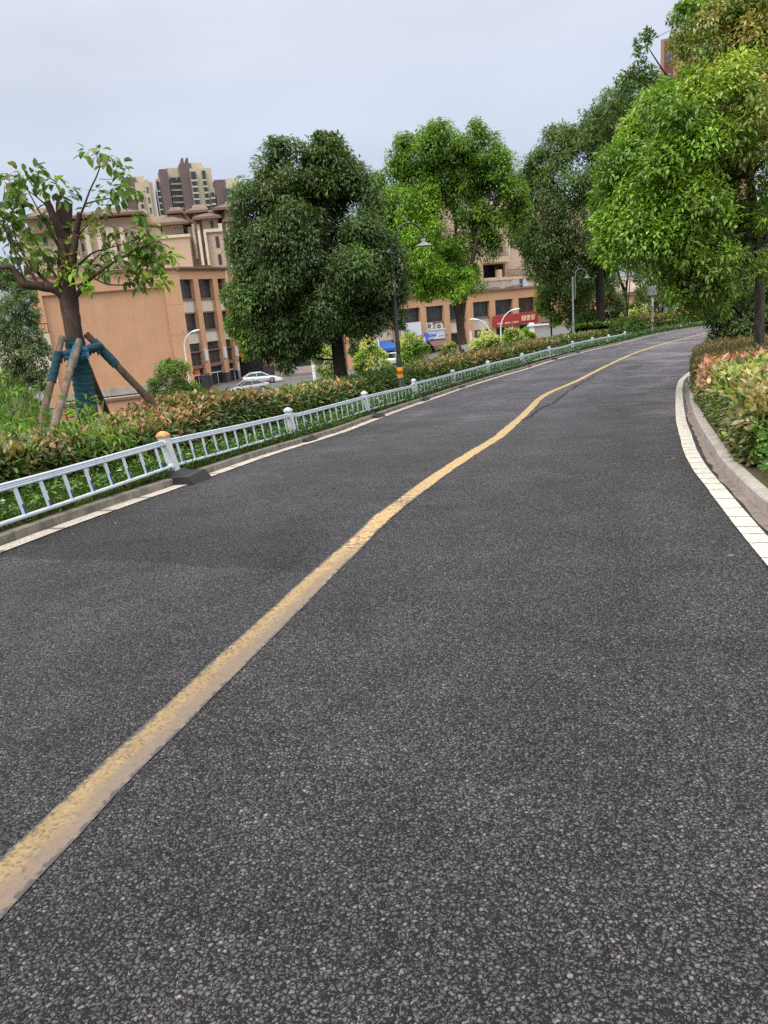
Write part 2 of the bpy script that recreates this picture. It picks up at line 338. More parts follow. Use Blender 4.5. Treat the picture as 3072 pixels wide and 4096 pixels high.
# ---- cracks running beside the yellow line and across the left lane
ck = plain('crack_dark', (.012, .012, .012), .95)  # near-black strips drawn for the open cracks
def crack(pts, wd, name='road_crack'):
    q = np.array([onroad(*p)[:2] for p in pts]); q = poly(q, .05, 0); q = q + np.c_[NR.normal(0, .018, len(q)), NR.normal(0, .03, len(q))]
    wv = np.abs(NR.normal(wd, wd * .5, len(q))); P = np.c_[q, roadz(q[:, 1]) + .009]
    mb = MB(); N = normals(q, 2)
    L = P.copy(); L[:, :2] -= N * wv[:, None]; R_ = P.copy(); R_[:, :2] += N * wv[:, None]
    n = len(q); mb.add(np.r_[L, R_], [(i, n + i, n + i + 1, i + 1) for i in range(n - 1)]); o = mb.build(name, ck); o['kind'] = 'structure'
def z3(p): return (1950 + p[0] / 2.37, 1250 + p[1] / 2.37)
crack([z3(p) for p in [(330, 1020), (400, 990), (480, 925), (560, 885), (640, 850), (700, 800), (760, 750), (820, 715), (870, 680), (950, 640), (1040, 590)]], .020)
crack([z3(p) for p in [(0, 772), (150, 762), (300, 755), (450, 746), (620, 740)]], .010)
crack([z3(p) for p in [(1210, 390), (1280, 378), (1355, 355)]], .025)
crack([(1270, 2150), (1160, 2245), (1050, 2330)], .0025)

# ------------------------------------------------------------------ ground beside the road
KL = off(WL, -.325)                                   # back of the left kerb
KR = off(KB, .115)
def lotz(X): return np.interp(X, [-200, -29, -22.5, 4, 24, 50, 120], [-10.2, -10.2, -6.7, -6.7, -4.2, -3.2, -3.0])
def sst(a, b, x): t = np.clip((x - a) / (b - a), 0, 1); return t * t * (3 - 2 * t)
def landz(P, d):                                      # d: metres left of the kerb
    X, Y = P[..., 0], P[..., 1]
    verge = roadz(Y) + .09
    low = lotz(X)
    hump = sst(-1.0, 3.5, -X - .40 * Y) * (1 - sst(40, 74, Y))
    bank = -.35 - .012 * np.clip(Y - 15, 0, 60) + .5 * sst(0, 14, -X - .5 * Y)
    low = low + (bank - low) * hump
    t = sst(3.2, 17, d)
    return verge + (low - verge) * t
_kls = KL[::4]
def leftd(p): return float(np.min(np.hypot(_kls[:, 0] - p[0], _kls[:, 1] - p[1])))
def land(x, y): return float(landz(np.array([x, y]), leftd((x, y))))
def onland(px, py, Y0=8, Y1=150):                     # the left land seen at a photo pixel
    d = ray(px, py)
    for Y in np.geomspace(Y0, Y1, 260):
        p = EYE + d * Y
        if p[2] < land(p[0], p[1]): return p
    return EYE + d * Y1

soil = NT('verge_soil'); v = soil.obj()
soil.col(soil.ramp(soil.noise(v, 1.6, 6, .65), [(.3, (.05, .04, .026)), (.5, (.075, .06, .038)), (.62, (.075, .08, .035)), (.75, (.13, .10, .07))])); soil.set(rough=.95, spec=.1); soil.bump(soil.noise(v, 14, 5), .6, .03)
bank = NT('grass_bank_ground'); v = bank.obj()
bank.col(bank.ramp(bank.noise(v, .35, 7, .7), [(.28, (.045, .075, .02)), (.46, (.085, .12, .035)), (.56, (.13, .15, .055)), (.64, (.20, .12, .07)), (.75, (.24, .16, .10))])); bank.set(rough=.95, spec=.1); bank.bump(bank.noise(v, 6, 5), .8, .08)
lot = NT('lot_paving'); v = lot.obj(); lot.col(lot.ramp(lot.noise(v, .5, 6, .6), [(.3, (.085, .08, .08)), (.7, (.125, .118, .115))])); lot.set(rough=.8)
DS = [.0, .5, 1, 1.6, 2.4, 3.2, 4, 5, 6, 7.2, 8.5, 10, 11.5, 13, 15, 17, 20, 24, 30, 38, 48, 60, 75, 95, 120, 160]
ribbon('verge', KL[::2], [-d for d in DS], [0] * len(DS), [soil.mat, bank.mat, lot.mat], zf=lambda P, d, z: landz(P, -d), mat_of=lambda i: 0 if DS[i] < 3.2 else (1 if DS[i] < 24 else 2))
def landr(P, d, z): return roadz(P[:, 1]) + .13 + 1.4 * sst(3.5, 12, d)
DR = [0, .5, 1.2, 2, 3, 4, 5.5, 7, 9, 12, 16, 22]
ribbon('bank', span(KR, -8, 60)[::2], DR, [0] * len(DR), [soil.mat], zf=landr)
gp = MB(); gp.add([(-3000, -3000, -12.5), (3000, -3000, -12.5), (3000, 3000, -12.5), (-3000, 3000, -12.5)], [(0, 1, 2, 3)])
o = gp.build('ground', bank.mat); o['kind'] = 'structure'
# ------------------------------------------------------------------ the low white guardrail
FW = plain('guardrail_white_paint', (.48, .53, .59), .42, var=.14, sc=9, spec=.5)
def grimy(name, c):
    m = NT(name); v = m.obj(); k = m.ramp(m.noise(v, 7, 6, .7), [(.28, tuple(x * .62 for x in c)), (.45, tuple(x * .92 for x in c)), (.7, c)])
    k = m.mix(m.rng(m.noise(v, 23, 5, .65), .66, .71, 0, .85), k, (.22, .12, .06)); m.col(k); m.set(rough=.45, spec=.45); return m.mat
FW = grimy('guardrail_grimy_paint', (.52, .57, .63))
FWR = plain('guardrail_post_paint', (.52, .54, .56), .5, var=.12, sc=14)
FB = plain('reflective_blue_film', (.012, .075, .22), .35)
RUB = plain('black_rubber', (.022, .021, .022), .8, var=.3)
RUST = plain('rusty_cap_paint', (.50, .27, .10), .7, var=.3, sc=20)
PST = [(-2.68, 9.7, -.29), (-1.56, 14.04, -.66), (-.18, 18.32, -.95), (1.25, 22.58, -1.18), (2.86, 26.77, -1.4), (4.74, 30.86, -1.54), (6.92, 34.79, -1.66), (9.09, 38.74, -1.76), (11.32, 42.64, -1.86), (13.57, 46.54, -2.0), (15.79, 50.45, -2.17), (18.16, 54.28, -2.3)]
PST = [(-3.86, 5.36, -.05)] + PST
LEAN = [9, 9.5, 6.5, 5.2, 3, 2, 1, 1, .8, .5, .6, .6, 3]
fence = empty('guardrail_fence', PST[1]); Minv = Vector(PST[1])
tag(fence, 'low white tubular guardrail with blue flashes along the left kerb', 'guardrail')
def axes(i):
    a = Vector(PST[max(i - 1, 0)]); b = Vector(PST[min(i + 1, len(PST) - 1)]); t = (b - a); t.z = 0; return t.normalized()
TOPZ, BOTZ = .445, .125
pst_top = []
for i, p in enumerate(PST):
    t = axes(i); n = Vector((t.y, -t.x, 0)); up = (Vector((0, 0, 1)) + Vector((-math.tan(math.radians(LEAN[i])), 0, 0))).normalized()
    base = Vector(p) - Minv
    pst_top.append((base, up))
    mb = MB(); h = .055
    def ring(z, r): return [base + up * z + t * (a * r) + n * (b * r) for a, b in ((-1, -1), (1, -1), (1, 1), (-1, 1))]
    mb.hexa(ring(-.01, h) + ring(.52, h)); post = mb.build('post', FWR, fence)
    cap = MB(); cr_ = [(.52, .066), (.545, .068), (.56, .06), (.585, .04), (.60, .012)]
    for (z0, r0), (z1, r1) in zip(cr_[:-1], cr_[1:]): cap.hexa(ring(z0, r0) + ring(z1, r1))
    oc = cap.build('post_cap', RUST if i == 1 else FW, post)
    if i == 1: oc['label'] = 'rust stained ochre cap'
    rb = MB(); gz = float(roadz(p[1])) - p[2] + .0
    def rr(z, a0, a1, b0, b1): return [base + Vector((0, 0, z)) + t * a + n * b for a, b in ((a0, b0), (a1, b0), (a1, b1), (a0, b1))]
    # normals: n points to the road
    rb.hexa(rr(gz - .02, -.25, .25, -.16, .40) + rr(.018, -.23, .23, -.16, .30)); rb.hexa(rr(.018, -.17, .17, -.13, .2) + rr(.07, -.085, .085, -.09, .09))
    rb.build('rubber_foot', RUB, post)
    for sgn in (-1, 1):
        for z in (TOPZ, BOTZ):
            fl = MB(); c = base + up * z + t * (sgn * .055); fl.lathe([(.0, .012), (.045, .010), (.05, 0)], c, 12, axis=t * sgn); fl.build('rail_flange', FWR, post)
KINK = {2: (.10, -.03), 3: (.90, -.055), 6: (.9, -.02), 8: (.55, -.05), 12: (.4, -.05), 11: (.5, -.04)}
for i in range(len(PST) - 1):
    (b0, u0), (b1, u1) = pst_top[i], pst_top[i + 1]; t = (b1 - b0).normalized(); n = Vector((t.y, -t.x, 0)).normalized()
    kt, kd = KINK.get(i, (.5, -.006))
    def P(s, z):
        p = (b0 + u0 * z).lerp(b1 + u1 * z, s); f = s / kt if s < kt else (1 - s) / (1 - kt)
        return p + Vector((0, 0, kd * f))
    pan = MB(); ts = sorted({.012, kt, .988} | {k / 8 for k in range(1, 8)})
    # top rail: a fluted flat section made of two beads and a web
    for dz, r in ((.022, .017), (-.022, .017)): pan.tube([P(s, TOPZ + dz) for s in ts], r, 8)
    pan.tube([P(s, TOPZ) for s in ts], .016, 6)
    pan.tube([P(s, BOTZ) for s in ts], .021, 8); panel = pan.build('railing_panel', FW, fence)
    nb = 12
    for k in range(nb):
        bl = MB()
        s = (k + .75) / (nb + .5); a = P(s, BOTZ + .015); b = P(s, TOPZ - .02); wv = t * .026; th = n * .006
        bl.hexa([a - wv - th, a + wv - th, a + wv + th, a - wv + th, b - wv - th, b + wv - th, b + wv + th, b - wv + th][:4] + [b - wv - th, b + wv - th, b + wv + th, b - wv + th])
        hgt = .22 + .28 * abs(math.sin(k * .5 + .6)) if i < 3 else .3
        c = a.lerp(b, hgt); w0 = t * .002; w1 = t * .024; q = n * .0085
        bl.hexa([a + w0 + th, a + w1 + th, a + w1 + q, a + w0 + q, c + w0 + th, c + w1 + th, c + w1 + q, c + w0 + q], 1)
        bl.build('baluster', [FW, FB], panel)
# ------------------------------------------------------------------ buildings
def render_mat(name, c, grid=None, var=.08, streak=.0, rough=.85):
    m = NT(name); v = m.obj()
    c_ = m.ramp(m.noise(v, .5, 6, .65), [(.3, tuple(x * (1 - var) for x in c)), (.7, tuple(x * (1 + var) for x in c))])
    c_ = m.mix(1, c_, m.ramp(m.noise(v, 7, 5, .6), [(.3, (.95, .95, .95)), (.7, (1.05, 1.05, 1.05))]), 'MULTIPLY')
    if streak:
        mp = m.new('ShaderNodeMapping'); mp.inputs['Scale'].default_value = (1.5, 1.5, .12); m.l(v, mp.inputs[0])
        c_ = m.mix(m.math('MULTIPLY', m.rng(m.noise(mp.outputs[0], 1.2, 6, .7), .5, .68, 0, 1), streak), c_, tuple(x * .35 for x in c))
    if grid:
        s = m.new('ShaderNodeSeparateXYZ'); m.l(v, s.inputs[0]); g = None
        for k, per in ((2, grid[0]),):
            f = m.math('FRACT', m.math('DIVIDE', s.outputs[k], per)); f = m.math('ABSOLUTE', m.math('SUBTRACT', f, .5))
            g = m.rng(f, .47, .495, 0, .45)
        c_ = m.mix(g, c_, tuple(x * .55 for x in c))
    m.col(c_); m.set(rough=rough, spec=.2); return m.mat
ORG = render_mat('orange_render', (.53, .305, .178), var=.07, streak=.12)
ORGG = render_mat('grooved_orange_render', (.54, .31, .182), grid=(3.6,), var=.06)
BGE = render_mat('beige_stone_cladding', (.47, .36, .27), grid=(.9,), var=.06)
PAN = render_mat('cream_panel', (.60, .53, .44), var=.10, streak=.25)
BRN = render_mat('brown_trim', (.20, .125, .095), var=.1)
TIL = render_mat('brown_roof_tile', (.155, .112, .095), grid=(.35,), var=.15)
STN = render_mat('stained_concrete', (.36, .33, .30), var=.18, streak=.6)
GRY = render_mat('dark_stone_base', (.07, .06, .065), var=.2)
TCR = render_mat('tower_cream', (.52, .44, .345), grid=(3.0,), var=.05)
TPU = render_mat('tower_plum_panel', (.16, .115, .12), grid=(3.0,), var=.1)  # plum greyed and lightened, distance haze mixed into the colour
FRM = plain('dark_window_frame', (.05, .048, .05), .5)
WHM = plain('white_metal', (.66, .67, .70), .4)
def glass(name, c, r):
    m = NT(name); v = m.obj(); m.col(m.ramp(m.noise(v, 1.1, 4, .6), [(.35, tuple(x * .5 for x in c)), (.65, tuple(x * 1.5 for x in c))])); m.set(rough=r, spec=.6); return m.mat
GLS = glass('dim_window_glass', (.035, .037, .042), .18); GLD = glass('dark_opening', (.012, .012, .013), .5); GLT = glass('tower_glass', (.09, .105, .13), .15)
LOU = plain('louvre_slats', (.10, .085, .075), .6)
RLG = plain('dark_iron_railing', (.025, .028, .027), .5)

class Frame:                           # a wall line: origin, direction; a = along, b = out towards us
    def __init__(s, o, u):
        s.o = np.array(o[:2], float); s.u = np.array(u, float); s.u /= np.linalg.norm(s.u); s.n = np.array([s.u[1], -s.u[0]])
    def pt(s, a, b, z): p = s.o + s.u * a + s.n * b; return (p[0], p[1], z)
    def hit(s, px, py, b=0.0):
        d = ray(px, py); o = s.o + s.n * b; A = np.array([[d[0], -s.u[0]], [d[1], -s.u[1]]]); t, a = np.linalg.solve(A, o - EYE[:2]); return a, EYE[2] + d[2] * t
    def box(s, mb, a0, a1, b0, b1, z0, z1, m=0):
        P = [s.pt(a, b, z) for z in (z0, z1) for a, b in ((a0, b1), (a1, b1), (a1, b0), (a0, b0))]; mb.hexa(P, m)
def part(fr, name, mat, parent, boxes, mats=None):
    if name in ('sill', 'spandrel', 'plinth', 'pilaster', 'column', 'stepped_roof', 'shutter', 'chimney', 'wing', 'post'):
        o = None
        for q in boxes: mb = MB(); fr.box(mb, *q); o = mb.build(name, mats or mat, parent)
        return o
    mb = MB()
    for q in boxes: fr.box(mb, *q)
    return mb.build(name, mats or mat, parent)
def window(fr, parent, a0, a1, z0, z1, b, bars=(2, .7), name='window', gl=None, slid=None):
    """frame with mullions as the part, its glass as the sub-part"""
    fw = .06; mb = MB(); h = z1 - z0
    for q in ((a0, a0 + fw, b, b + .06, z0, z1), (a1 - fw, a1, b, b + .06, z0, z1), (a0 + fw, a1 - fw, b, b + .06, z0, z0 + fw), (a0 + fw, a1 - fw, b, b + .06, z1 - fw, z1)): fr.box(mb, *q)
    n, tr = bars
    for k in range(1, n): a = a0 + (a1 - a0) * k / n; fr.box(mb, a - .03, a + .03, b + .003, b + .055, z0 + fw, z1 - fw)
    if tr: zz = z0 + h * tr; fr.box(mb, a0 + fw, a1 - fw, b + .006, b + .05, zz - .03, zz + .03)
    f = mb.build(name, FRM, parent)
    g = MB(); fr.box(g, a0 + .01, a1 - .01, b - .03, b + .02, z0 + .01, z1 - .01); g.build('pane', gl or GLS, f); return f
def hip(fr, mb, a0, a1, b0, b1, z0, h, ov=.8, th=.25, m=0, inset=.45):
    """hipped roof with overhanging eaves: b0 back, b1 front"""
    A0, A1, B0, B1 = a0 - ov, a1 + ov, b0 - ov, b1 + ov
    fr.box(mb, A0, A1, B0, B1, z0, z0 + th, 1 if m == 0 else m)
    k = inset * min(A1 - A0, B1 - B0)
    P = [fr.pt(a, b, z0 + th) for a, b in ((A0 + .05, B1 - .05), (A1 - .05, B1 - .05), (A1 - .05, B0 + .05), (A0 + .05, B0 + .05))] + [fr.pt(a, b, z0 + th + h) for a, b in ((A0 + k, B1 - k), (A1 - k, B1 - k), (A1 - k, B0 + k), (A0 + k, B0 + k))]
    mb.hexa(P, m)
def bldg(name, label, cat, fr, group=None):
    e = empty(name); tag(e, label, cat, group); return e
def R3(px, py): return (600 + px / 2.765, 900 + py / 2.765)
def R2(px, py): return (430 + px / 2.765, 600 + py / 2.765)
def R4(px, py): return (1500 + px / 3.687, 1150 + py / 3.687)
def R5(px, py): return (1850 + px / 3.687, 950 + py / 3.687)

# ---- 1. the orange block at the left: blank end wall and window wall
cn = ongz(784, 1555, -6.7)
FE = Frame(cn, (.94, .34)); FS = Frame(cn, (.47, .88))
LB = bldg('commercial_block', 'three storey orange commercial block with a blank recessed end wall', 'building', FE)
zt = FS.hit(*R3(500, 485))[1]                         # parapet level
aL = FE.hit(113, 1170)[0]
rl_ = FE.hit(165, 1175)[0]; rr_ = FE.hit(655, 1150)[0]; rz = FE.hit(420, 1165)[1]
zb = -12.0
mb = MB()
for q in ((aL, rl_, -.35, 0, zb, zt), (rr_, 0, -.35, 0, zb, zt), (rl_, rr_, -.35, 0, rz, zt)): FE.box(mb, *q)
mb.build('end_wall_border', ORGG, LB)
mb = MB(); FE.box(mb, aL, 0, -1.2, -.35, zb, zt - .01); mb.build('end_wall', ORG, LB)
aEnd = FS.hit(958, 1511)[0]
ops = []
for x0, x1 in ((305, 478), (533, 694), (745, 832)):
    a0 = FS.hit(*R3(x0, 610))[0]; a1 = FS.hit(*R3(x1, 610))[0]; ops.append((a0, a1))
def zz(px, py): return FS.hit(*R3(px, py))[1]
W1t, W1b, W2t, W2b, W3t, W3b, L1, L0, D1 = zz(390, 600), zz(400, 815), zz(430, 985), zz(455, 1170), zz(480, 1325), zz(480, 1405), zz(500, 1425), zz(510, 1560), zz(520, 1595)
base = -6.7; mb = MB()
prev = .02; edges = []
for a0, a1 in ops: edges.append((prev, a0)); prev = a1
edges.append((prev, aEnd))
for a0, a1 in edges:
    if a1 - a0 > .05: FS.box(mb, a0, a1, -.95, 0, base + 1.3, W1t)
mb.build('pier', ORG, LB)
part(FS, 'plinth', GRY, LB, [(a0, a1, -.9, .03, base - .5, base + 1.3) for a0, a1 in edges if a1 - a0 > .3])
part(FS, 'wall', ORG, LB, [(.02, aEnd, -.95, 0, W1t, zt)])
part(FS, 'rear_wall', ORG, LB, [(.3, aEnd, -14, -1.0, base, zt - .02)])
mb = MB(); FS.box(mb, -.3, aEnd + .3, -1.0, .45, zt, zt + .22); FS.box(mb, -.3, aEnd + .3, -1, .25, zt - .18, zt); FE.box(mb, aL - .2, -.4, -.9, .25, zt + .01, zt + .2); mb.build('coping', BRN, LB)
for i, (a0, a1) in enumerate(ops):
    if i == 2: a1 = a0 + (ops[1][1] - ops[1][0]) * .9
    for z1, z0, br in ((W1t, W1b, (3, .72)), (W2t, W2b, (3, .75)), (W3t, W3b, (3, 0))): window(FS, LB, a0, a1, z0, z1, -.7, br)
    part(FS, 'spandrel', PAN, LB, [(a0, a1, -.75, -.45, W2t + .18, W1b - .22), (a0, a1, -.75, -.45, W3t + .12, W2b - .22)])
    part(FS, 'sill', BRN, LB, [(a0, a1, -.75, -.3, W1b - .22, W1b), (a0, a1, -.75, -.38, W2t, W2t + .18), (a0, a1, -.75, -.3, W2b - .22, W2b), (a0, a1, -.75, -.3, W3b - .15, W3b), (a0, a1, -.75, -.3, D1, L0)])
    lv = MB(); FS.box(lv, a0, a1, -.8, -.72, L0, L1, 1)
    n = 9
    for k in range(n): z = L0 + (L1 - L0) * (k + .3) / n; FS.box(lv, a0, a1, -.71, -.6, z, z + (L1 - L0) / n * .45)
    for k in range(1, 3): a = a0 + (a1 - a0) * k / 3; FS.box(lv, a - .05, a + .05, -.60, -.57, L0, L1)
    lv.build('louvre', [LOU, GLD], LB)
    dr = window(FS, LB, a0, a1, base, D1 - .02, -.7, (3, .68), 'door', GLD)
    part(FS, 'door_bar', WHM, dr, [(a0 + .1, a1 - .1, -.62, -.58, base + (D1 - base) * .62, base + (D1 - base) * .62 + .12), (a0 + (a1 - a0) * .66, a0 + (a1 - a0) * .66 + .07, -.63, -.6, base, base + (D1 - base) * .6)])
    a = edges[i + 1][0]
    sg = MB(); FS.box(sg, a + .05, a + .45, 0, .25, base + 3.2, base + 4.6); tag(sg.build('blade_sign', WHM), ['small white upright sign board on the pier beside the left door', 'small white upright sign board on the pier beside the middle door', 'small white upright sign board on the last pier'][i], 'sign', 'upright sign boards on the orange piers')
# the low ledge in front of the end wall
la0 = FE.hit(258, 1600, 2.5)[0]; la1 = -.8; lz = FE.hit(400, 1600, 2.5)[1]
lg = MB(); FE.box(lg, la0, la1, 0.02, 2.5, zb, lz - .3); o = lg.build('plinth_wall', ORG, LB)
part(FE, 'ledge_coping', BRN, LB, [(la0 - .15, la1 + .15, 2.1, 2.7, lz - .3, lz)])
part(FE, 'ledge_slab', STN, LB, [(la0, la1, .02, 2.1, lz - .3, lz - .06), (rl_, rr_, -.33, .02, lz + .1, lz + 1.0)])
# orange poster on the left door, on the glass
ps = MB(); a0, a1 = ops[0]; FS.box(ps, a0 + (a1 - a0) * .45, a0 + (a1 - a0) * .8, -.63, -.60, base + 1.5, base + 2.3); tag(ps.build('poster', plain('orange_poster', (.75, .16, .04))), 'small orange poster stuck on the glass of the left door', 'poster')

# ---- 2. the entrance wing between the two orange blocks
pA = ongz(958, 1511, -6.7); pB = ongz(1480, 1470, -6.7)
FM = Frame(pA, (pB - pA)[:2]); LM = float(np.linalg.norm((pB - pA)[:2]))
EW = bldg('entrance_wing', 'dark glazed entrance wing with yellow signboards behind the broad dark tree', 'building', FM)
zm = 7.0
part(FM, 'wall', ORG, EW, [(0, LM, -1.5, -1.0, .2, zm), (FM.hit(1060, 1490)[0], FM.hit(1095, 1490)[0], -1.2, 0, -5.4, .2), (FM.hit(1390, 1430)[0], LM, -1.2, .3, -6.8, .2)])
part(FM, 'plinth', GRY, EW, [(FM.hit(1055, 1490)[0], FM.hit(1098, 1490)[0], -1.1, .15, -7, -5.4)])
g0 = FM.hit(1100, 1480)[0]; g1 = FM.hit(1385, 1480)[0]
window(FM, EW, 0.1, FM.hit(1055, 1490)[0], -6.7, .1, -.6, (6, .45), 'entrance_glazing', GLD)
window(FM, EW, g0, g1, -5.8, .1, -.6, (7, .5), 'shopfront', GLD)
part(FM, 'low_wall', render_mat('pale_pink_stone', (.42, .34, .31)), EW, [(g0, g1, -.4, .3, -7, -5.9)])
YSG = plain('yellow_sign_panel', (.60, .27, .02), .4); YLG = plain('gold_letters', (.75, .42, .06), .4)
s0 = FM.hit(*R3(940, 1300)); s1 = FM.hit(*R3(1005, 1460))
sg = MB(); FM.box(sg, s0[0] + .2, s0[0] + 1.7, .2, .6, s1[1], s1[1] + 5.2); tag(sg.build('sign_panel', YSG), 'tall plain yellow sign panel hanging beside the dark entrance', 'sign')
sg = MB(); a = FM.hit(1008, 1405)[0]
FM.box(sg, a - 1.2, a + 3.2, -.3, .1, -3.4, -.6, 1)
for k in range(4): FM.box(sg, a - .8 + k * .85, a - .25 + k * .85, .1, .18, -2.1, -1.3)
FM.box(sg, a - .9, a + 1.6, .1, .16, -3.1, -2.8, 2)
tag(sg.build('entrance_sign', [YLG, FRM, WHM]), 'dark entrance fascia with gold lettering above the glass doors', 'sign')
sg = MB(); a = FM.hit(1045, 1405)[0]; FM.box(sg, a, a + 1.1, .2, .5, -3.2, -1.2); tag(sg.build('sign_panel', YSG), 'short yellow sign panel right of the gold lettering', 'sign')

# ---- 3. the orange shop row with the red sign
p0 = ongz(1737, 1428, -6.7)
FR = Frame(p0, (.86, .51))
SR = bldg('shop_row', 'two storey orange shop row carrying white and red shop signs', 'building', FR)
zr = FR.hit(*R5(680, 770))[1]; aR0 = FR.hit(1484, 1430)[0]; aR1 = FR.hit(2330, 1300)[0]
HD = FR.hit(*R5(600, 915))[1]; S2 = FR.hit(*R5(600, 1135))[1]
piers = [FR.hit(1484, 1400)[0], FR.hit(*R4(0, 800))[0]], [FR.hit(*R4(290, 800))[0], FR.hit(*R4(398, 700))[0]], [FR.hit(*R4(690, 700))[0], FR.hit(*R4(778, 700))[0]], [FR.hit(*R4(1030, 600))[0], FR.hit(*R4(1115, 600))[0]], [FR.hit(*R5(55, 1250))[0], FR.hit(*R5(142, 1150))[0]], [FR.hit(*R5(405, 1100))[0], FR.hit(*R5(487, 1100))[0]], [FR.hit(*R5(745, 1030))[0], FR.hit(*R5(828, 1000))[0]]
piers = [list(p) for p in piers]
w_ = piers[-1][0] - piers[-2][0]
for k in range(1, 5): piers.append([piers[6][0] + w_ * k, piers[6][1] + w_ * k])
aR1 = piers[-1][1]
for i, (a0, a1) in enumerate(piers): part(FR, 'pier', ORG, SR, [(a0, a1, -.7, .0 if i != 4 else .35, -7.5, HD)])
part(FR, 'wall', ORG, SR, [(aR0, aR1, -.7, -.002, HD, zr)])
part(FR, 'rear_wall', ORG, SR, [(aR0, aR1, -16, -1.3, -7.5, zr - .02)])
part(FR, 'coping', BRN, SR, [(aR0 - .3, aR1 + .3, -1.2, .3, zr, zr + .28)])
bays = [(piers[i][1], piers[i + 1][0]) for i in range(len(piers) - 1)]
G1 = S2 - 1.9
for i, (a0, a1) in enumerate(bays):
    window(FR, SR, a0, a1, S2, HD, -.6, (4, .72))
    part(FR, 'sill', BRN, SR, [(a0, a1, -.65, -.1, S2 - .18, S2)])
    part(FR, 'spandrel', PAN, SR, [(a0, a1, -.65, -.35, G1, S2 - .18)])
    part(FR, 'lintel', BRN, SR, [(a0, a1, -.65, -.3, G1 - .15, G1)])
    if i == 4:
        lv = MB(); FR.box(lv, a0, a1, -.6, -.5, -5.0, G1 - .15, 1)
        for k in range(10): z = -5 + (G1 + 4.85) * k / 10; FR.box(lv, a0, a1, -.5, -.38, z, z + .16)
        lv.build('louvre', [LOU, GLD], SR)
    window(FR, SR, a0, a1, -6.9, (G1 - .17) if i != 4 else -5.02, -.6, (3, .62), 'shopfront', GLD)
# signs and shop fittings, each its own thing
WSG = plain('white_sign_face', (.62, .64, .68), .35, var=.03); RSG = plain('red_sign_face', (.37, .035, .04), .5, var=.06); BLU = plain('blue_awning_cloth', (.035, .12, .42), .6); BRA = plain('brown_awning_cloth', (.16, .085, .07), .8); DKB = plain('dark_blue_plate', (.05, .075, .115), .5); BLL = plain('blue_lettering', (.09, .16, .55), .5); INK = plain('black_lettering', (.05, .05, .06), .6); CRM = plain('cream_lettering', (.80, .67, .42), .45)
def boxthing(name, label, cat, fr, boxes, mats, group=None):
    mb = MB()
    for q in boxes: fr.box(mb, *q)
    return tag(mb.build(name, mats), label, cat, group)
def rect(fr, A, B, b=0): (a0, z1), (a1, z0) = fr.hit(*A, b), fr.hit(*B, b); return a0, a1, z0, z1
def text(s, fr, a, b, z, h, mat, parent, name='lettering', sx=1.0, shear=0.0, ext=.02, bold=0.0):
    c = bpy.data.curves.new(name, 'FONT'); c.body = s; c.size = h; c.extrude = ext; c.offset = bold; c.shear = shear; c.align_x = 'LEFT'
    o = bpy.data.objects.new(name, c); COL.objects.link(o); c.materials.append(mat)
    u = Vector((fr.u[0], fr.u[1], 0)); n = Vector((fr.n[0], fr.n[1], 0)); M_ = Matrix.Identity(4); up = Vector((0, 0, 1))
    p = fr.pt(a, b, z)
    for i in range(3): M_[i][0] = u[i] * sx; M_[i][1] = up[i]; M_[i][2] = n[i]; M_[i][3] = p[i]
    bpy.context.view_layer.update(); dg = bpy.context.evaluated_depsgraph_get(); me = bpy.data.meshes.new_from_object(o.evaluated_get(dg)); bpy.data.objects.remove(o)
    o = bpy.data.objects.new(name, me); COL.objects.link(o); o.matrix_world = M_
    if parent: o.parent = parent
    return o
a0, a1, z0, z1 = rect(FR, R4(390, 570), R4(690, 700), .3)
ws = boxthing('shop_sign', 'large plain white shop sign with one dark square plate', 'sign', FR, [(a0, a1, 0.01, .3, z0 - .0, z1 + .35)], WSG)
q = FR.hit(*R4(475, 680), .35); pl = MB(); FR.box(pl, q[0] - .42, q[0] + .42, .3, .42, q[1] - .55, q[1] + .55); pl = pl.build('square_plate', DKB, ws)
for i in (-1, 1):
    for j in (-1, 1):
        g = MB(); c = (q[0] + i * .19, q[1] + j * .24)
        for k in range(3): FR.box(g, c[0] - .13, c[0] + .13, .42, .44, c[1] - .14 + k * .11, c[1] - .09 + k * .11)
        FR.box(g, c[0] - .02, c[0] + .02, .44, .45, c[1] - .15, c[1] + .15); g.build('character', WSG, pl)
boxthing('roller_grille', 'diagonal slatted grille under the plain white sign', 'grille', FR, [(a0, a1, -.3, -.1, z0 - 1.2, z0 - .02)] + [(a0 + k * .35, a0 + k * .35 + .1, -.1, -.04, z0 - 1.15, z0 - .1) for k in range(int((a1 - a0) / .35))], [LOU])
boxthing('shop_canopy', 'thin white canopy slab under the slatted grille', 'canopy', FR, [(a0, a1 + .1, -.1, .7, z0 - 1.5, z0 - 1.22)], WSG)
a0, a1, z0, z1 = rect(FR, R4(778, 640), R4(1035, 745), .3)
w2 = boxthing('shop_sign', 'white shop sign with blue logo and small black lettering below two air conditioners', 'sign', FR, [(a0, a1, .01, .3, z0, z1), (a0, a1 + .05, .005, .45, z1, z1 + .16)], WSG)
lg = MB()
for k in range(7): FR.box(lg, a0 + .1 + k * .2, a0 + .26 + k * .2, .3, .33, z0 + .42, z0 + .66)
lg.tube([FR.pt(a0 + .05 + t * .3, .33, z0 + .8 + .22 * math.sin(t * 1.4) * (t / 5)) for t in range(6)], .045, 5); lg.tube([FR.pt(a0 + .7 + .35 * math.cos(t), .33, z0 + .3 + .18 * math.sin(t)) for t in np.linspace(3.3, 6.2, 6)], .05, 5)
lg.build('logo', BLL, w2)
lt = MB()
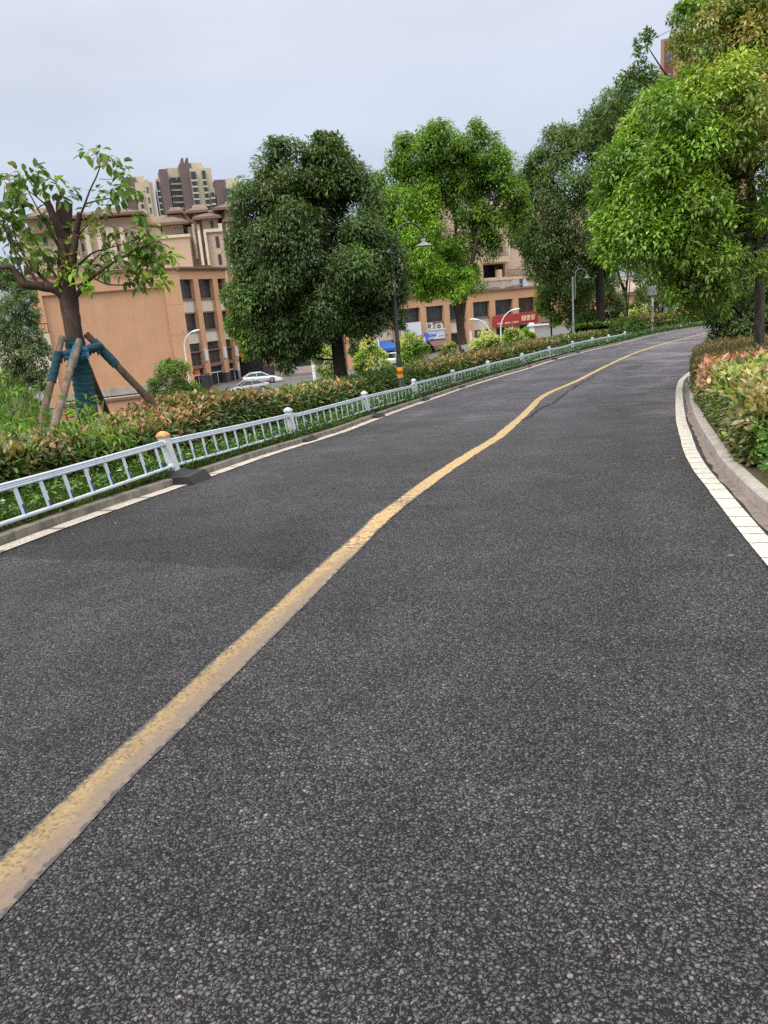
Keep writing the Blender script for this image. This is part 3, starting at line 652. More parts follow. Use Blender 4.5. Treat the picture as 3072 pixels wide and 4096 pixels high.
for k in range(7):
    if k == 4: continue
    c = a0 + 1.95 + k * .26; FR.box(lt, c, c + .17, .3, .32, z0 + .33, z0 + .37); FR.box(lt, c, c + .17, .3, .32, z0 + .43, z0 + .47); FR.box(lt, c + .06, c + .1, .32, .33, z0 + .3, z0 + .52)
lt.build('lettering', INK, w2)
bs = MB(); FR.box(bs, a0 - .5, a0 - .02, .0, .5, z0 - .15, z1 - .25); tag(bs.build('box_sign', BLL), 'small bright blue box sign at the left end of the logo sign', 'sign')
aw = MB(); P = [FR.pt(a, b, z) for z0_, z1_ in ((z0 - .05, z0 - .9),) for a, b, z in ((a0, 1.5, z1_ - .05), (a1 + .5, 1.5, z1_ - .05), (a1 + .1, .02, z0_ - .05), (a0, .02, z0_ - .05), (a0, 1.5, z1_), (a1 + .5, 1.5, z1_), (a1 + .1, .02, z0_), (a0, .02, z0_))]
aw.hexa(P); FR.box(aw, a0, a1 + .5, 1.5, 1.56, z0 - 1.3, z0 - .88); tag(aw.build('shop_awning', BRA), 'brown pull down awning under the logo sign', 'awning')
# air conditioners
ACM = plain('ac_casing', (.55, .53, .49), .5)
def ac(px, py, s, label):
    a, z = FR.hit(px, py, .2); m = MB(); FR.box(m, a - .5 * s, a + .5 * s, -.25, .12, z - .42 * s, z + .42 * s)
    o = m.build('air_conditioner', ACM); tag(o, label, 'air conditioner', 'outdoor air conditioner units')
    f = MB(); n3 = (FR.n[0], FR.n[1], 0); f.lathe([(.0, .012), (.30 * s, .012), (.32 * s, 0)], FR.pt(a - .1 * s, .125, z), 16, axis=n3); fo = f.build('fan_grille', FRM, o)
    f = MB(); f.lathe([(.0, .02), (.09 * s, .02), (.1 * s, .012)], FR.pt(a - .1 * s, .125, z), 10, axis=n3); f.build('fan_hub', ACM, fo)
ac(*R4(812, 565), 1.0, 'left one of two white fan units over the logo sign'); ac(*R4(958, 575), 1.1, 'right one of two white fan units over the logo sign')
a0, a1, z0, z1 = rect(FR, R4(20, 820), R4(270, 880), .6)
aw = MB(); aw.hexa([FR.pt(a, b, z) for a, b, z in ((a0, 1.6, z0 - .1), (a1, 1.6, z0 - .1), (a1, .02, z1), (a0, .02, z1), (a0, 1.6, z0), (a1, 1.6, z0), (a1, .02, z1 + .1), (a0, .02, z1 + .1))]); FR.box(aw, a0, a1, 1.6, 1.65, z0 - .35, z0 + .02); tag(aw.build('shop_awning', BLU), 'blue cloth awning over the leftmost shop', 'awning')
# red sign
a0, z1 = FR.hit(*R5(455, 1160), .5); z0 = FR.hit(*R5(460, 1320), .5)[1]; a1 = FR.hit(*R5(1110, 1200), .5)[0]
rs = boxthing('shop_sign', 'long red shop sign with cream brush lettering', 'sign', FR, [(a0, a1, .36, .6, z0, z1)], RSG)
H = z1 - z0; L = a1 - a0
text('绿雪芽', FR, a0 + L * .605, .62, z0 + H * .30, H * .56, CRM, rs, sx=1.08, shear=.12, bold=.012)
text('传世白茶', FR, a0 + L * .07, .62, z0 + H * .17, H * .17, CRM, rs, bold=.004); text('源起福鼎', FR, a0 + L * .235, .62, z0 + H * .17, H * .17, CRM, rs, bold=.004)
text('福鼎白茶', FR, a0 + L * .42, .62, z0 + H * .17, H * .16, CRM, rs, sx=1.1, bold=.004)
bx = MB(); FR.box(bx, a0 + L * .395, a0 + L * .4, .6, .63, z0 + H * .12, z0 + H * .34); bx.build('divider', CRM, rs)
# small upright boards on the piers
for i, p in ((2, .45), (4, .95)):
    a = piers[i][0] + .15; b_ = .0 if i == 2 else .35
    boxthing('blade_sign', ['', '', 'small white upright sign on the pier left of the awning', '', 'small white upright sign on the projecting orange pier'][i], 'sign', FR, [(a, a + .38, b_ + .01, b_ + .25, -5.3, -3.6)], [WHM], 'upright sign boards on the shop row')

# ---- 4. the beige terrace house above the shop row
FU = Frame(FR.pt(0, -9, 0)[:2], (.86, .51))
UB = bldg('terrace_house', 'beige stone terrace block with balconies rising behind the shop row', 'building', FU)
zc1 = FU.hit(*R5(700, 600))[1]; zt2 = FU.hit(2000, 800)[1]
uA = FU.hit(1700, 1050)[0]; uB = FU.hit(2420, 1050)[0]
o0 = FU.hit(*R5(305, 500))[0]; o1 = FU.hit(*R5(630, 500))[0]; oz1 = FU.hit(*R5(470, 392))[1]; oz0 = FU.hit(*R5(470, 590))[1]
part(FU, 'retaining_wall', STN, UB, [(uA, uB, .6, 1.1, zr - .5, zc1 - .3)])
part(FU, 'wall', BGE, UB, [(uA, o0, -.5, 0, zc1, zt2), (o1, uB, -.5, 0, zc1, zt2), (o0, o1, -.5, 0, oz1, zt2), (o0, o1, -.5, .5, zc1 - .3, oz0), (uA, uB, -.52, .6, zc1 - .32, zc1)])
part(FU, 'balcony_parapet', BGE, UB, [(o0 - 1, uB, .05, 1.2, zc1 - .25, oz0 - .1), (FU.hit(*R5(480, 550))[0], FU.hit(*R5(528, 550))[0], .1, 1.0, zc1, FU.hit(*R5(500, 478))[1]), (FU.hit(*R5(928, 500))[0], FU.hit(*R5(962, 500))[0], .1, 1.0, zc1, FU.hit(*R5(945, 465))[1])])
part(FU, 'rear_wall', BGE, UB, [(uA, uB, -10, -3.5, zr, zt2 - .1), (uA, uB, -3.5, -.5, oz1 + .05, zt2 - .1)])
part(FU, 'dark_room', GLD, UB, [(o0 - .1, o1 + .1, -3.2, -3.0, oz0 - .3, oz1 + .1)])
def railing(fr, parent, a0, a1, b, z0, h):
    m = MB(); fr.box(m, a0, a1, b, b + .06, z0 + h - .08, z0 + h); fr.box(m, a0, a1, b, b + .06, z0 + .1, z0 + .16)
    n = max(2, int((a1 - a0) / .28))
    for k in range(n + 1): a = a0 + (a1 - a0) * k / n; fr.box(m, a - .02, a + .02, b + .01, b + .05, z0, z0 + h)
    return m.build('railing', RLG, parent)
railing(FU, UB, o1 - .2, FU.hit(*R5(925, 520))[0], .6, oz0 - .1, 1.2)
r2 = FU.hit(*R5(480, 285)); railing(FU, UB, FU.hit(*R5(300, 285))[0], FU.hit(*R5(640, 270))[0], .7, r2[1], 1.35)
part(FU, 'balcony_slab', BGE, UB, [(FU.hit(*R5(280, 300))[0], FU.hit(*R5(650, 280))[0], 0, .9, r2[1] - .9, r2[1])])
for x0, y0, x1, y1 in ((535, 140, 592, 215), (150, 60, 215, 150), (700, 60, 760, 150)):
    q = rect(FU, R5(x0, y0), R5(x1, y1)); window(FU, UB, q[0], q[1], q[2], q[3], .02, (2, 0))
part(FU, 'pilaster', PAN, UB, [(FU.hit(*R5(x, 100))[0], FU.hit(*R5(x + 45, 100))[0], 0, .25, r2[1], zt2) for x in (430, 640)])
for i, (x, y, s) in enumerate(((365, 775, .8), (458, 750, 1.1), (700, 748, .9), (770, 722, 1.2))):
    a, z = FR.hit(*R5(x, y), -2.5); m = MB(); FR.box(m, a - .6 * s, a + .6 * s, -3, -2, zr + .01, zr + .5 * s); FR.box(m, a - .9 * s, a + .9 * s, -3.2, -1.8, zr + .5 * s, zr + .62 * s)
    tag(m.build('roof_vent', STN), ['low slab capped concrete vent at the left of the shop roof', 'square capped concrete vent second from the left on the shop roof', 'low slab capped vent near the middle of the shop roof', 'taller capped vent beside the grey roof boxes'][i], 'roof vent', 'concrete vents on the shop roof')
for i, (x0, x1, c) in enumerate(((805, 843, (.30, .36, .40)), (845, 892, (.05, .06, .08)), (895, 965, (.42, .48, .55)))):
    a0, z0 = FR.hit(*R5(x0, 745), -2.2); a1 = FR.hit(*R5(x1, 745), -2.2)[0]
    boxthing('roof_box', ['pale grey cooling box on the shop roof', 'black cooling box between two grey ones on the shop roof', 'light blue grey cooling box on the shop roof'][i], 'cooling unit', FR, [(a0, a1, -3.2, -2.2, zr + .02, zr + 1.5)], [plain('roof_box_%d' % i, c, .5)], 'cooling boxes on the shop roof')

# ---- 5. the orange block further right, seen under the trees
p5 = ongz(2440, 1290, -3.2) if False else at(2440, 1280, 118)
FK = Frame(p5, (.97, .22))
KB_ = bldg('stepped_block', 'orange block with pale stepped roofs seen beneath the trees by the bend', 'building', FK)
k0 = FK.hit(2300, 1200)[0]; k1 = FK.hit(2466, 1240)[0]; k2 = FK.hit(2580, 1240)[0]
zk = FK.hit(2520, 1180)[1]
part(FK, 'wall', ORG, KB_, [(k1, k2, -8, 0, -6, zk), (k0, k1, -8, -2, -6, zk + 2.2)])
part(FK, 'coping', BRN, KB_, [(k1 - .2, k2 + 1, -8, .4, zk, zk + .35)])
part(FK, 'stepped_roof', PAN, KB_, [(k1, k2 + 8, -9, -3, zk + .4, zk + 1.1), (k1 + 1, k2 + 8, -12, -5, zk + 1.1, zk + 3.0), (k0, k1, -9, -1.5, zk + 2.2, zk + 2.8)])
q = rect(FK, (2416, 1252), (2448, 1280), -2); window(FK, KB_, q[0], q[1], q[2], q[3], -1.98, (3, 0))
part(FK, 'canopy', PAN, KB_, [(q[0] - 1, q[1] + .6, -1.97, -.5, q[3] + .1, q[3] + .9)])
bb = at(2404, 1290, 100); FBB = Frame(bb, (.97, .22))
q = rect(FBB, (2404, 1281), (2474, 1305)); bo = boxthing('billboard', 'long white and blue billboard beneath the trees near the bend', 'billboard', FBB, [(q[0], q[1], -.15, 0, q[2] - .8, q[3] + .2), (q[0] + .1, q[0] + .25, -.3, -.15, -6, q[2]), (q[1] - .25, q[1] - .1, -.3, -.15, -6, q[2])], [plain('billboard_face', (.55, .63, .74), .5)])
lt = MB(); n = 5; wv = (q[1] - q[0]) / 6
for k in range(n):
    c = q[0] + .5 + k * wv
    for j, (dx0, dx1, dz0, dz1) in enumerate(((.02, .14, 0, .8), (.5, .62, 0, .8), (.1, .56, .62, .74), (.1, .56, .3, .4), (.28, .4, .1, .62))): FBB.box(lt, c + dx0 * wv * 1.2, c + dx1 * wv * 1.2, 0, .03 + j * .002, q[2] - .45 + dz0 * .9, q[2] - .45 + dz1 * .9)
lt.build('lettering', plain('billboard_blue', (.06, .22, .42), .5), bo)
# ---- 6. beige hip-roofed residences standing on the podium of the left block
TI = [TIL, BRN]
def eaves(fr, parent, a0, a1, b0, b1, z0, h, ov, th=.3, name='roof', inset=.45):
    mb = MB(); hip(fr, mb, a0, a1, b0, b1, z0, h, ov, th, 0, inset); return mb.build(name, TI, parent)
FV = Frame(at(800, 1100, 112), (1, .10))              # common front line of the residences
def fz(x, y, b=0): return FV.hit(*R2(x, y), b)
def house(label, x0, x1, ytop, front=0, dep=12, tall=1.0):
    e = empty('residence'); tag(e, label, 'apartment building', 'hip roofed beige residences on the podium')
    a0, z1 = fz(x0, ytop, front); a1 = fz(x1, ytop, front)[0]
    part(FV, 'wall', BGE, e, [(a0, a1, front - dep, front, 5, z1)])
    return e, a0, a1, z1
def win(e, x0, y0, x1, y1, b, bars=(2, .75)):
    (a0, z1), (a1, z0) = fz(x0, y0, b), fz(x1, y1, b); window(FV, e, a0, a1, z0, z1, b + .01, bars)
def rooms(e, x0, x1, y0, y1, front, dep=7):           # penthouse storey
    (a0, z1), (a1, z0) = fz(x0, y0, front), fz(x1, y1, front)
    part(FV, 'penthouse', BGE, e, [(a0, a1, front - dep, front, z0 - .3, z1)]); return a0, a1, z1
def roof(e, x0, x1, y, h, front, dep=8, ov=0, name='roof'):
    a0, z = fz(x0, y, front); a1 = fz(x1, y, front)[0]; return eaves(FV, e, a0, a1, front - dep, front, z, h * .55, ov, .32, name)
def cap(e, x0, x1, y0, y1, front, dep=4, name='chimney'):
    (a0, z1), (a1, z0) = fz(x0, y0, front), fz(x1, y1, front); return part(FV, name, BGE, e, [(a0, a1, front - dep, front, z0, z1)])
def columns(e, xs, y0, y1, b, wd=26, name='column'):
    for x in xs:
        (a0, z1), (a1, z0) = fz(x, y0, b), fz(x + wd, y1, b); part(FV, name, PAN, e, [(a0, a1, b - .4, b, max(z0, 6.5), z1)])
# far left house, behind the pruned tree
e, *_ = house('beige residence with two brown eaves behind the pruned tree', -1010, -560, 900, 2, 14)
rooms(e, -900, -620, 770, 900, 1.5); roof(e, -1010, -560, 775, 1.6, 2.5, 9); cap(e, -840, -680, 650, 705, 0)
(q0, q1) = fz(-960, 880, 2), fz(-540, 920, 2); part(FV, 'roof_edge', BRN, e, [(q0[0], q1[0], 1.9, 3.2, q1[1], q0[1])])
for x in (-860, -720): win(e, x, 960, x + 60, 1050, 2); win(e, x, 1130, x + 75, 1235, 2)
# long house behind the pruned tree's crown
e, *_ = house('long beige residence under a long brown roof on the podium', -560, 400, 800, 0, 15)
roof(e, -480, 400, 762, 2.2, 1.5, 12); cap(e, 230, 430, 675, 745, -3, 5); cap(e, -300, -140, 690, 760, -3, 5)
for x in (-440, -330, -90, 60): columns(e, (x, x + 110), 850, 1260, .5, 22)
for x in (-410, -300, -60, 90, 250):
    for y in (900, 1040, 1170): win(e, x, y, x + 50, y + 75, 0)
# projecting tiled cube with terrace
e, a0, a1, z1 = house('beige tiled cube with a roof terrace right of the pruned tree', 560, 900, 962, 6, 14)
part(FV, 'parapet', PAN, e, [(a0 - .15, a1 + .2, 5.8, 6.2, z1 - .25, z1 + .1)])
rooms(e, 600, 850, 835, 965, 3); roof(e, 500, 905, 838, 1.6, 4.4, 9); cap(e, 400, 810, 740, 800, -1, 4)
railing(FV, e, a0 + 2, a1 - .3, 5.6, z1 + .1, .9)
# recessed middle house with turret
e, *_ = house('slim beige residence with columns and a turret roof, middle of the podium row', 880, 1075, 850, 3, 14)
for y in (975, 1090, 1200): win(e, 884, y, 906, y + 42, 3)
columns(e, (955, 1015), 820, 1200, 3.7); win(e, 962, 915, 985, 975, 3.3)
rooms(e, 945, 1090, 690, 800, 2.5, 5); roof(e, 850, 1110, 700, 1.0, 3.6, 7, name='turret_roof'); cap(e, 935, 1085, 612, 665, 2, 4)
roof(e, 640, 830, 705, .9, 0, 7, name='turret_roof'); cap(e, 690, 805, 638, 680, -1, 4)
# broad bay house
e, a0, a1, z1 = house('beige bay fronted residence with two tall windows beside the broad dark tree', 1075, 1260, 880, 5, 14)
part(FV, 'cornice', PAN, e, [(a0 - .1, a1 + .15, 5, 5.3, z1 - .4, z1)])
win(e, 1190, 958, 1244, 1078, 5, (1, 0)); win(e, 1220, 1155, 1270, 1265, 5, (1, 0)); win(e, 1062, 1010, 1085, 1075, 5); win(e, 1085, 1220, 1110, 1270, 5)
columns(e, (1020, 1085), 890, 1275, 5.6)
rooms(e, 1040, 1235, 770, 880, 3.8, 6); win(e, 1135, 785, 1178, 855, 3.8, (1, 0)); roof(e, 940, 1255, 770, 1.1, 5.0, 8)
# right house with turret, partly behind the dark tree
e, *_ = house('tall beige residence with turret, partly behind the broad dark tree', 1250, 1560, 800, 4, 14)
columns(e, (1262, 1340, 1405), 810, 1290, 4.8); win(e, 1290, 930, 1335, 1005, 4.2)
rooms(e, 1285, 1470, 650, 800, 3.4, 6); win(e, 1265, 690, 1295, 775, 3.4, (1, 0)); roof(e, 1165, 1520, 665, 1.2, 4.6, 8, name='turret_roof'); cap(e, 1300, 1455, 575, 640, 3, 4)
roof(e, 1270, 1560, 795, .6, 5.2, 6)

# ---- 7. apartment towers far behind
YT = 420.0
def tower(label, name, xl, xr, ytop, parts_, group=None):
    fr = Frame(at(*R2(xl, ytop + 150), YT), (.95, .30)); e = empty(name); tag(e, label, 'apartment tower', group)
    def h(x, y, b=0): return fr.hit(*R2(x, y), b)
    for kind, x0, x1, y, b, dep in parts_:
        a0, z1 = h(x0, y, b); a1 = h(x1, y, b)[0]
        if kind == 'wall': part(fr, 'wall', TCR, e, [(a0, a1, b - dep, b, -8, z1)])
        elif kind == 'plum': part(fr, 'plum_panel', TPU, e, [(a0, a1, b - dep, b, -8, z1)])
        elif kind == 'glass':
            f = part(fr, 'window_bay', GLT, e, [(a0, a1, b - dep, b, -8, z1)])
            n = int((z1 + 8) / 3)
            for k in range(n - 12, n): mb = MB(); fr.box(mb, a0 - .2, a1 + .2, b, b + .5, -8 + k * 3.0, -8 + k * 3.0 + .8); mb.build('floor_band', TCR, f)
            mb = MB()
            for k in range(1, 4): a = a0 + (a1 - a0) * k / 4; fr.box(mb, a - .2, a + .2, b, b + .3, -8, z1)
            mb.build('mullions', FRM, f)
        elif kind == 'dots':
            n = int((z1 + 8) / 5)
            for k in range(12):
                z = z1 - 5 * k - 4; part(fr, 'window', GLT, e, [(a0, a1, b - .5, b + .05, z, z + 3.0)])
        elif kind == 'crown':
            m = MB(); hh = 10 if y < 120 else 4
            fr.box(m, a0, a1, b - dep, b, z1 - hh, z1 - hh * .25)
            for a in (a0, a1 - 1): fr.box(m, a, a + 1, b - dep, b + .05, z1 - hh * .25, z1)
            m.build('roof_tank' if y < 120 else 'parapet_posts', TPU, e)
    return e
tower('cream and plum apartment tower left of the tallest one, behind the pruned tree', 'apartment_tower', 180, 515, 310, [('wall', 190, 400, 298, 0, 30), ('wall', 300, 500, 362, 4, 24), ('plum', 180, 310, 305, 1.5, 10), ('wall', 400, 452, 330, 5, 12), ('glass', 150, 180, 470, 0, 10), ('glass', 350, 378, 470, 5, 10), ('dots', 422, 448, 385, 5, 1), ('glass', 60, 150, 640, 0, 10)], 'apartment towers on the skyline')
tower('tallest apartment tower with two plum strips and a dark roof tank', 'apartment_tower', 565, 1155, 210, [('wall', 640, 800, 200, -6, 30), ('wall', 530, 580, 315, -4, 20), ('plum', 568, 660, 212, 2, 14), ('glass', 690, 760, 305, -2, 10), ('wall', 760, 830, 280, -4, 14), ('glass', 768, 815, 300, -2, 10), ('plum', 792, 925, 150, 4, 22), ('wall', 915, 1040, 142, 0, 26), ('wall', 905, 1145, 205, 5, 24), ('glass', 915, 975, 240, 6.2, 10), ('glass', 1040, 1080, 228, 6, 10), ('crown', 815, 890, 88, 0, 10), ('glass', 535, 562, 345, -3, 8), ('wall', 1000, 1070, 180, 2, 14)], 'apartment towers on the skyline')
tower('lower apartment tower with plum strips just left of the broad dark tree', 'apartment_tower', 1180, 1480, 330, [('wall', 1300, 1440, 318, -2, 24), ('wall', 1310, 1500, 380, 3, 20), ('plum', 1182, 1300, 330, 1, 16), ('glass', 1315, 1400, 425, 4, 10), ('glass', 1140, 1180, 470, 0, 10), ('wall', 1125, 1190, 420, -3, 12)], 'apartment towers on the skyline')
# brick tower top over the right-hand trees
FT = Frame(at(2645, 180, 230), (.88, -.47)); e = empty('brick_tower'); tag(e, 'top of a brown striped brick tower above the big right hand tree', 'apartment tower')
t0 = FT.hit(2643, 180)[0]; t1 = t0 + 24; zt_ = FT.hit(2660, 155)[1]
BRK = render_mat('tan_brick', (.33, .19, .13), grid=(3.2,)); BRK2 = render_mat('dark_red_brick', (.16, .06, .055), grid=(3.2,))
part(FT, 'wall', BRK, e, [(t0, t1, -20, 0, -6, zt_)])
for k in range(4):
    a = t0 + 1.0 + k * 4.6; part(FT, 'shutter', BRK2, e, [(a, a + 2.2, .0, .12, -6, zt_ - .6)])
    for j in range(9): window(FT, e, a + .2, a + 2.0, zt_ - 6.0 - j * 5.2, zt_ - 3.4 - j * 5.2, .13, (2, 0), gl=GLT)

# ---- 8. concrete embankment with railing at the far left
FG = Frame(at(20, 1330, 75), (.9, .3))
q = rect(FG, (-400, 1195), (62, 1322)); GW = bldg('concrete_ramp_wall', 'pale grey concrete wall topped bank with a dark railing at the left edge', 'wall', FG)
part(FG, 'wall', render_mat('pale_grey_concrete', (.46, .46, .50), streak=.25), GW, [(q[0], q[1], -.5, 0, -3, q[3])])
part(FG, 'parapet', PAN, GW, [(q[0], q[1] + 3, 1.0, 1.4, -3, FG.hit(20, 1350, 1.4)[1])])
railing(FG, GW, q[0] + 4, q[1] + 3, 1.2, FG.hit(20, 1350, 1.2)[1], 1.0)
# pale low wall under the trees at the bend
FZ = Frame(at(2640, 1250, 125), (1, .1)); q = rect(FZ, (2590, 1246), (2800, 1262)); bw = bldg('low_wall', 'long pale low wall glimpsed under the trees by the bend', 'wall', FZ)
part(FZ, 'wall', PAN, bw, [(q[0], q[1], -.4, 0, -5, q[3])]); part(FZ, 'wall_coping', WHM, bw, [(q[0] - .1, q[1], -.5, .1, q[3], q[3] + .25)])
# ------------------------------------------------------------------ lamps, posts, cars and people
BLK = plain('dark_lamp_paint', (.030, .032, .036), .45, spec=.5); GRL = plain('grey_lamp_paint', (.20, .20, .21), .5); RBD = plain('red_band', (.62, .05, .02), .4); YBD = plain('yellow_band', (.75, .42, .03), .4); LENS = plain('lamp_lens', (.55, .55, .5), .3)
def gooseneck(label, base, h, dirx, paint, band=False, hook=1.0):
    """garden lamp: post, back-curved swan neck and bell shade"""
    e = empty('street_lamp', base); tag(e, label, 'street lamp', 'swan neck garden lamps along the left kerb')
    m = MB(); m.lathe([(.13, -.5), (.13, .05), (.10, .08), (.088, 1.1), (.086, 1.15), (.066, 1.2), (.058, h * .86), (.05, h * .9), (0, h * .9)], n=12); post = m.build('post', paint, e)
    m = MB(); u = Vector((dirx[0], dirx[1], 0)).normalized(); r = .44
    pts = [u * .02 + Vector((0, 0, h * .60))] + [u * (.03 + .14 * math.sin(t)) + Vector((0, 0, h * .60 + .35 * (1 - math.cos(t)) * .5 + .0)) for t in (.5, 1.0, 1.5)]
    z0 = pts[-1].z
    pts += [u * .19 + Vector((0, 0, z0 + .25)), u * .19 + Vector((0, 0, h - r * 1.0))]
    c = u * (.19 + r) + Vector((0, 0, h - r))
    pts += [c + u * (-r * math.cos(a)) + Vector((0, 0, r * math.sin(a))) for a in np.linspace(.25, math.pi, 12)] + [c + u * r - Vector((0, 0, .12))]
    m.tube(pts, .026, 8); m.tube([Vector((0, 0, h * .84)), u * .19 + Vector((0, 0, h * .84))], .018, 6); arm = m.build('arm', paint, e)
    m = MB(); t = pts[-1]; m.lathe([(0, .10), (.065, .10), (.075, .06), (.07, 0), (.12, -.03), (.26, -.09), (.27, -.11), (.24, -.105), (0, -.06)], t, 18); sh = m.build('lamp_shade', GRL, e)
    m = MB(); m.lathe([(0, -.09), (.10, -.10), (.12, -.08)], t, 12); m.build('lens', LENS, sh)
    m = MB(); m.box(-.07, .07, -.13, .10, h * .28, h * .34); m.build('fuse_box', paint, e)
    if band:
        m = MB(); z = .62
        for k, mm in enumerate((1, 0, 1)): m.lathe([(.094, z + k * .11), (.094, z + k * .11 + .108)], n=14, m=mm)
        m.build('reflective_band', [RBD, YBD], post)
    return e
b1 = at(1604, 1545, 23.2); gooseneck('black swan neck lamp with a red and yellow reflective band behind the hedge', (b1[0], b1[1], land(b1[0], b1[1])), 5.05, (1, .35), BLK, True)
b2 = at(2294, 1335, 54.0); gooseneck('grey swan neck lamp near the far end of the guardrail', (b2[0], b2[1], land(b2[0], b2[1])), 5.1, (1, .2), GRL)
def lotlamp(label, px, py, ptop, Y, side, arm=1.0):
    p = at(px, py, Y); zb_ = land(p[0], p[1]); e = empty('street_lamp', (p[0], p[1], zb_)); tag(e, label, 'street lamp', 'white curved lamps around the car park')
    d = ray(*ptop); h = EYE[2] + d[2] * Y - zb_; u = Vector((side, .15, 0)).normalized(); m = MB()
    r = 1.3 * arm; pts = [(0, 0, 0), (0, 0, h * .5), (0, 0, h - r * 1.25)] + [tuple(u * (r * (1 - math.cos(a))) + Vector((0, 0, h - r * 1.25 + r * 1.1 * math.sin(a)))) for a in np.linspace(.2, 1.25, 7)]
    m.tube(pts, [.11, .085, .065] + [.05] * 7, 10); m.build('pole', WHM, e)
    m = MB(); a = Vector(pts[-1]); b = a + u * .75 * arm + Vector((0, 0, .12)); m.tube([a - u * .05, a.lerp(b, .3), a.lerp(b, .7), b], [.05, .11, .10, .03], 8); m.build('lamp_head', WHM, e)
lotlamp('white curved lamp in front of the left orange block', 770, 1600, (740, 1318), 72, 1)
lotlamp('white curved lamp leaning left behind the pale yellow shrub', 1963, 1375, (1960, 1262), 80, -1, 1.25)
lotlamp('white curved lamp in front of the red sign', 2005, 1368, (2005, 1232), 82, 1, 1.35)
lotlamp('white curved lamp beside the blue awning', 1517, 1400, (1511, 1302), 92, 1, .6)
lotlamp('white curved lamp in front of the blue billboard', 2449, 1292, (2449, 1230), 90, -1, 1.0)
# camera post with cabinet
p = at(2608, 1328, 60.5); zb_ = float(roadz(p[1])) + .05; e = empty('cabinet_post', (p[0], p[1], zb_)); tag(e, 'white post carrying a grey cabinet at the bend', 'sign post')
PW = plain('weathered_white_post', (.46, .46, .45), .6, var=.2); m = MB(); m.lathe([(.05, -.3), (.05, .75), (.085, .8), (.10, .95), (.10, 2.1), (.12, 2.12), (.12, 2.2), (.075, 2.25), (.06, 3.3), (0, 3.3)], n=12); po = m.build('post', PW, e)
m = MB(); m.lathe([(.106, .80), (.106, .98)], n=12); m.build('rust_band', plain('rust', (.30, .10, .03), .9, var=.4, sc=20), po)
m = MB(); m.box(-.36, .30, -.2, .2, 2.98, 3.62); cb = m.build('cabinet', plain('cabinet_grey', (.33, .33, .29), .5), e)
m = MB(); m.box(-.02, .26, -.1, .1, 3.62, 3.72); m.build('camera', WHM, cb); m = MB(); m.box(-.24, -.18, -.215, -.2, 3.28, 3.4); m.build('lock_plate', INK, cb)
# boom gate
p = at(2127, 1338, 97); zb_ = land(p[0], p[1]); e = empty('boom_gate', (p[0], p[1], zb_)); tag(e, 'white car park boom gate with its arm lowered', 'boom gate')
ht = EYE[2] + ray(2127, 1291)[2] * 97 - zb_; m = MB(); m.box(-.32, .32, -.25, .25, 0, ht - .5); m.box(-.5, .5, -.32, .32, ht - .5, ht - .36); m.hexa([(-.4, -.3, ht - .36), (.4, -.3, ht - .36), (.4, .3, ht - .36), (-.4, .3, ht - .36), (-.25, -.22, ht), (.25, -.22, ht), (.25, .22, ht), (-.25, .22, ht)]); m.build('cabinet', WHM, e)
m = MB(); m.box(-.6, 8.5, -.45, -.33, ht - .42, ht - .2); m.build('boom', WHM, e)

